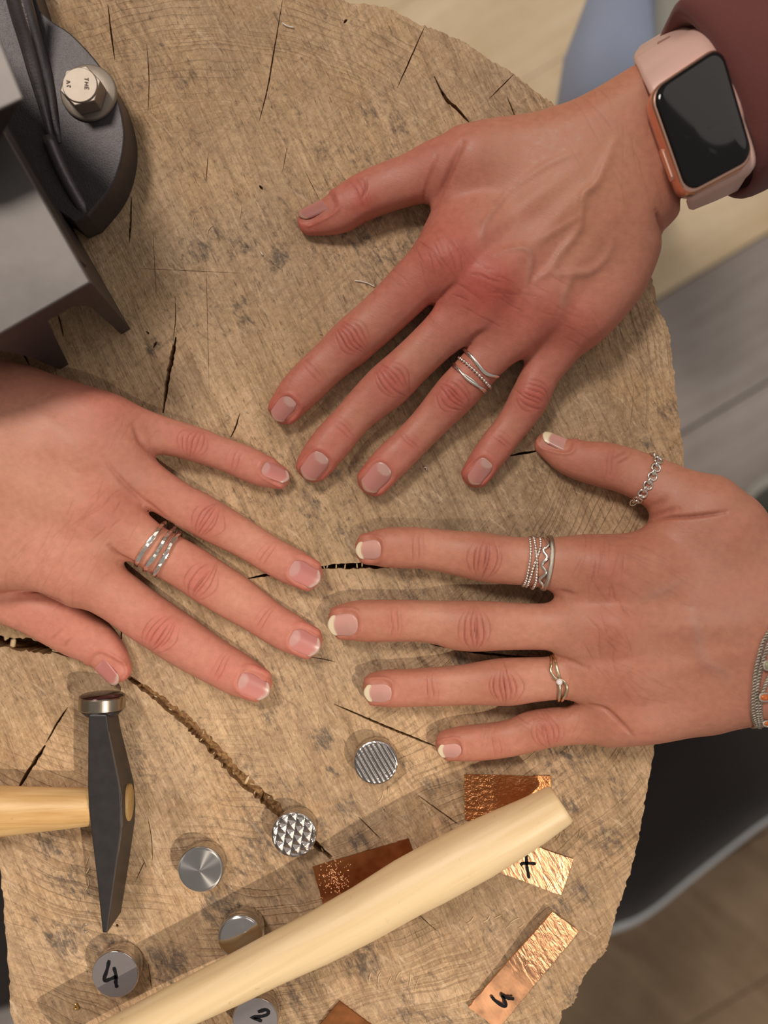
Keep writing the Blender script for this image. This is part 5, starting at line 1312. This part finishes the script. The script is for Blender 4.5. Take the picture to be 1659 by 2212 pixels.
q = mesh_obj('punched_dots', *merge(dots), m_, o); q['kind'] = 'stuff'
o = strip([(1098, 1808), (1239, 1857), (1212, 1934), (1060, 1877)], MAT_COPPER, 'bright scratched copper plate marked with a black cross', lambda u, v: .05 + .95 * sm(.1, .55, 1 - u) * .5 + .6 * sm(.55, .9, u))
ribbon([[(1137, 1842), (1138, 1868), (1143, 1898)], [(1124, 1869), (1132, 1865), (1158, 1866)]], .00115, 6.5, 'marker_cross', MAT_INK, o, 'handwritten black cross')
o = strip([(1012, 2173), (1190, 1962), (1249, 2009), (1076, 2224)], MAT_COPPER, 'long bright copper strip marked with a black 4', lambda u, v: .03 + .97 * sm(.38, .60, u), lambda u, v: .0022 * sm(.2, 1, u) * (1 - .5 * v) + .0008 * (1 - v))
ribbon([[(1062, 2153), (1074, 2166), (1092, 2175), (1091, 2162), (1084, 2151)], [(1083, 2149), (1095, 2156), (1111, 2158)]], .0024, 6.5, 'marker_figure', MAT_INK, o, 'handwritten black 4')
strip([(733, 2163), (812, 2222), (760, 2290), (676, 2232)], MAT_COPPER_RED, 'reddish copper piece cut off by the bottom edge')

# ------------------------------------------------------------------ pale turned handle lying over the stamps
st = [(150, 2300, 44), (240, 2250, 45), (335, 2200, 46), (400, 2167, 47), (500, 2119, 50), (588, 2074, 52), (688, 2026, 55), (788, 1972, 58), (880, 1917, 61), (930, 1891, 62), (1030, 1838, 61), (1090, 1806, 57), (1150, 1774, 51), (1195, 1747, 46), (1208, 1739.5, 44.5), (1214, 1736, 41)]
rings = []; ZC = .0190
for i, (x, y, hw) in enumerate(st):
    w = hw * KZ(ZC); c = P(x, y, ZC); d_ = Vector((.875, .484, 0)); sd = Vector((-d_.y, d_.x, 0))
    # slanted saw cut at the end: lower edge reaches further
    ex = max(0, (i - 12) / 3)
    rings.append([c + sd * w * math.cos(q) + Vector((0, 0, w * .97 * math.sin(q))) - d_ * ex * math.cos(q) * .0005 for q in [2 * math.pi * k / 40 for k in range(40)]])
o = fixed('wooden_handle', loft(rings), MAT_PALE, None, True)
tag(o, 'thick pale turned wooden handle lying across the stamps and copper', 'handle')

# ------------------------------------------------------------------ shavings and threads
MAT_WIRE = simple('bright_wire', (0.88, 0.84, 0.78), 0.2, 1.0)
MAT_THREAD = simple('pale_thread', (0.80, 0.78, 0.72), 0.7)
MAT_BRASS = simple('brass_crumb', (0.85, 0.55, 0.20), 0.25, 1.0)
def wire(name, pts, r_, mat, label, cat, closed=False):
    c = [P(x, y, .0004 + r_) for x, y in (spline(pts, 20) if not closed else spline(pts + [pts[0]], 24)[:-1])]
    return tag(mesh_obj(name, *tube(c, r_, 6, closed), mat), label, cat)
wire('thread', [(610, 50), (620, 56), (634, 59)], .00022, MAT_THREAD, 'short white thread near the top of the stump', 'thread')
wire('thread', [(766, 606), (780, 608), (795, 612), (808, 619)], .00020, MAT_THREAD, 'curly pale thread touching the side of the index finger', 'thread')
wire('wire_scrap', [(915, 1010), (920, 1010), (922, 1016)], .00030, MAT_WIRE, 'tiny bright wire scrap between two little fingertips', 'scrap')
wire('wire_scrap', [(563, 544), (567, 551)], .00028, MAT_WIRE, 'tiny straight bright scrap on bare wood, above the fingers', 'scrap')
wire('wire_loop', [(188, 1996), (182, 1999), (179, 2006), (184, 2013), (190, 2012)], .00018, MAT_WIRE, 'tiny open wire loop beside the hammer tip', 'scrap')
wire('brass_crumb', [(163, 2168), (168, 2177), (161, 2179)], .00040, MAT_BRASS, 'tiny golden crumb near the lower left edge', 'scrap', True)
for nm, x, y in (('wire_scrap', 690, 720), ('wire_scrap', 531, 889)):
    wire(nm, [(x, y), (x + 5, y + 2)], .0002, MAT_WIRE, {690: 'speck of metal close to the index finger middle joint', 531: 'speck of metal above the little finger of the ringed hand'}[x], 'scrap')

# ------------------------------------------------------------------ what stands around the stump
def leg(name, secs, mat, label, cat, squash=1.0, folds=.02, parent=None, cap=True):
    rings = []; ns = 48
    for i, (x, y, z, w, dx, dy) in enumerate(secs):
        c = P(x, y, z); n1 = Vector((dx, dy, 0)).normalized(); n2 = Vector((0, 0, 1))
        rings.append([c + n1 * w * (1 + folds * math.sin(5 * q + i * 1.7)) * math.cos(q) + n2 * w * squash * (1 + folds * math.sin(4 * q - i)) * math.sin(q) for q in [2 * math.pi * k / ns for k in range(ns)]])
    o = fixed(name, loft(rings, cap), mat, parent, True)
    if cat: tag(o, label, cat)
    elif label: o['label'] = label
    return o
jt = empty('jeans_leg', P(1330, 100, ZF), 'light blue jeans leg behind the wrist with the watch', 'jeans')
leg('denim_panel', [(1318, 330, -.225, .022, 1, 0), (1318, 300, -.21, .030, 1, 0), (1320, 225, -.195, .0325, 1, 0), (1328, 130, -.185, .0300, 1, 0), (1345, 0, -.175, .0225, 1, .1), (1362, -90, -.165, .0205, 1, .1), (1400, -300, -.14, .020, 1, .1)], MAT_DENIM, None, None, 1.0, .03, jt)
leg('denim_shin', [(1320, 300, -.22, .028, 1, 0), (1330, 310, -.32, .030, 1, 0), (1345, 330, -.44, .033, 1, 0)], MAT_DENIM, None, None, .8, .02, jt)
leg('side_panel', [(1452, 300, -.19, .0100, 1, 0), (1452, 200, -.168, .0100, 1, 0), (1453, 60, -.158, .0100, 1, 0), (1455, -80, -.150, .0100, 1, 0), (1470, -300, -.13, .010, 1, 0)], MAT_OLIVE, 'grey green inner panel', None, 1.0, .01, jt)
# grey green shoe at the right edge
sh = empty('grey_shoe', P(1720, 1140, ZF), 'blurred grey green shoe at the right edge above the thumb ring', 'shoe')
def blob(name, c, rx, ry, rz, rot, mat, parent, flat=.3):
    V, F = uvball((0, 0, 0), 1.0, 28, 14); R = Matrix.Rotation(rot, 3, 'Z')
    V = [c + R @ Vector((v.x * rx * (1 + .12 * v.x), v.y * ry, max(v.z, -flat) * rz)) for v in V]
    return mesh_obj(name, V, F, mat, parent)
blob('shoe_sole', P(1760, 1160, -.437), .085, .055, .022, -.5, simple('pale_grey_rubber', (0.42, 0.42, 0.39), .6), sh, .9)
blob('shoe_upper', P(1768, 1168, -.425), .078, .047, .055, -.5, cloth('dark_green_suede', (0.085, 0.10, 0.09)), sh)
# dark shoe with pale sole and trouser leg at lower right
ds = empty('dark_shoe', P(1560, 1760, ZF), 'blurred dark shoe with a pale blue sole edge beside the stump', 'shoe')
def shoe_ring(z, inset):
    o_ = [(1180, 2030), (1250, 2038), (1330, 2014), (1375, 1996), (1425, 1962), (1500, 1900), (1600, 1822), (1670, 1770), (1800, 1690), (1930, 1540), (1900, 1400), (1700, 1350), (1480, 1400), (1250, 1560), (1130, 1760), (1110, 1940)]
    c = np.mean(o_, 0); q = spline(o_ + [o_[0]], 80)[:-1]
    return [P(*(c + (p - c) * inset), z) for p in q]
fixed('shoe_sole', loft([shoe_ring(ZF + .001, .99), shoe_ring(ZF + .004, 1.0), shoe_ring(ZF + .014, .985), shoe_ring(ZF + .022, .945)]), MAT_SOLE, ds, True)
fixed('shoe_upper', loft([shoe_ring(ZF + .020, .925), shoe_ring(ZF + .040, .90), shoe_ring(ZF + .060, .84), shoe_ring(ZF + .078, .62), shoe_ring(ZF + .084, .3)]), MAT_CHAR, ds, True)

mt = fixed('floor_shade', loft([[P(x, y, z) for x, y in ((-700, 1250), (60, 1400), (110, 2150), (-40, 2190), (-700, 2190))] for z in (ZF + .0005, ZF + .010)]), MAT_CHAR, None, False, .002)  # added dark sheet standing in for the shaded floor at lower left
tag(mt, 'dark sheet painted in for floor shade beyond the lower left rim of the stump', 'mat')  # no real mat: added sheet standing in for floor shade
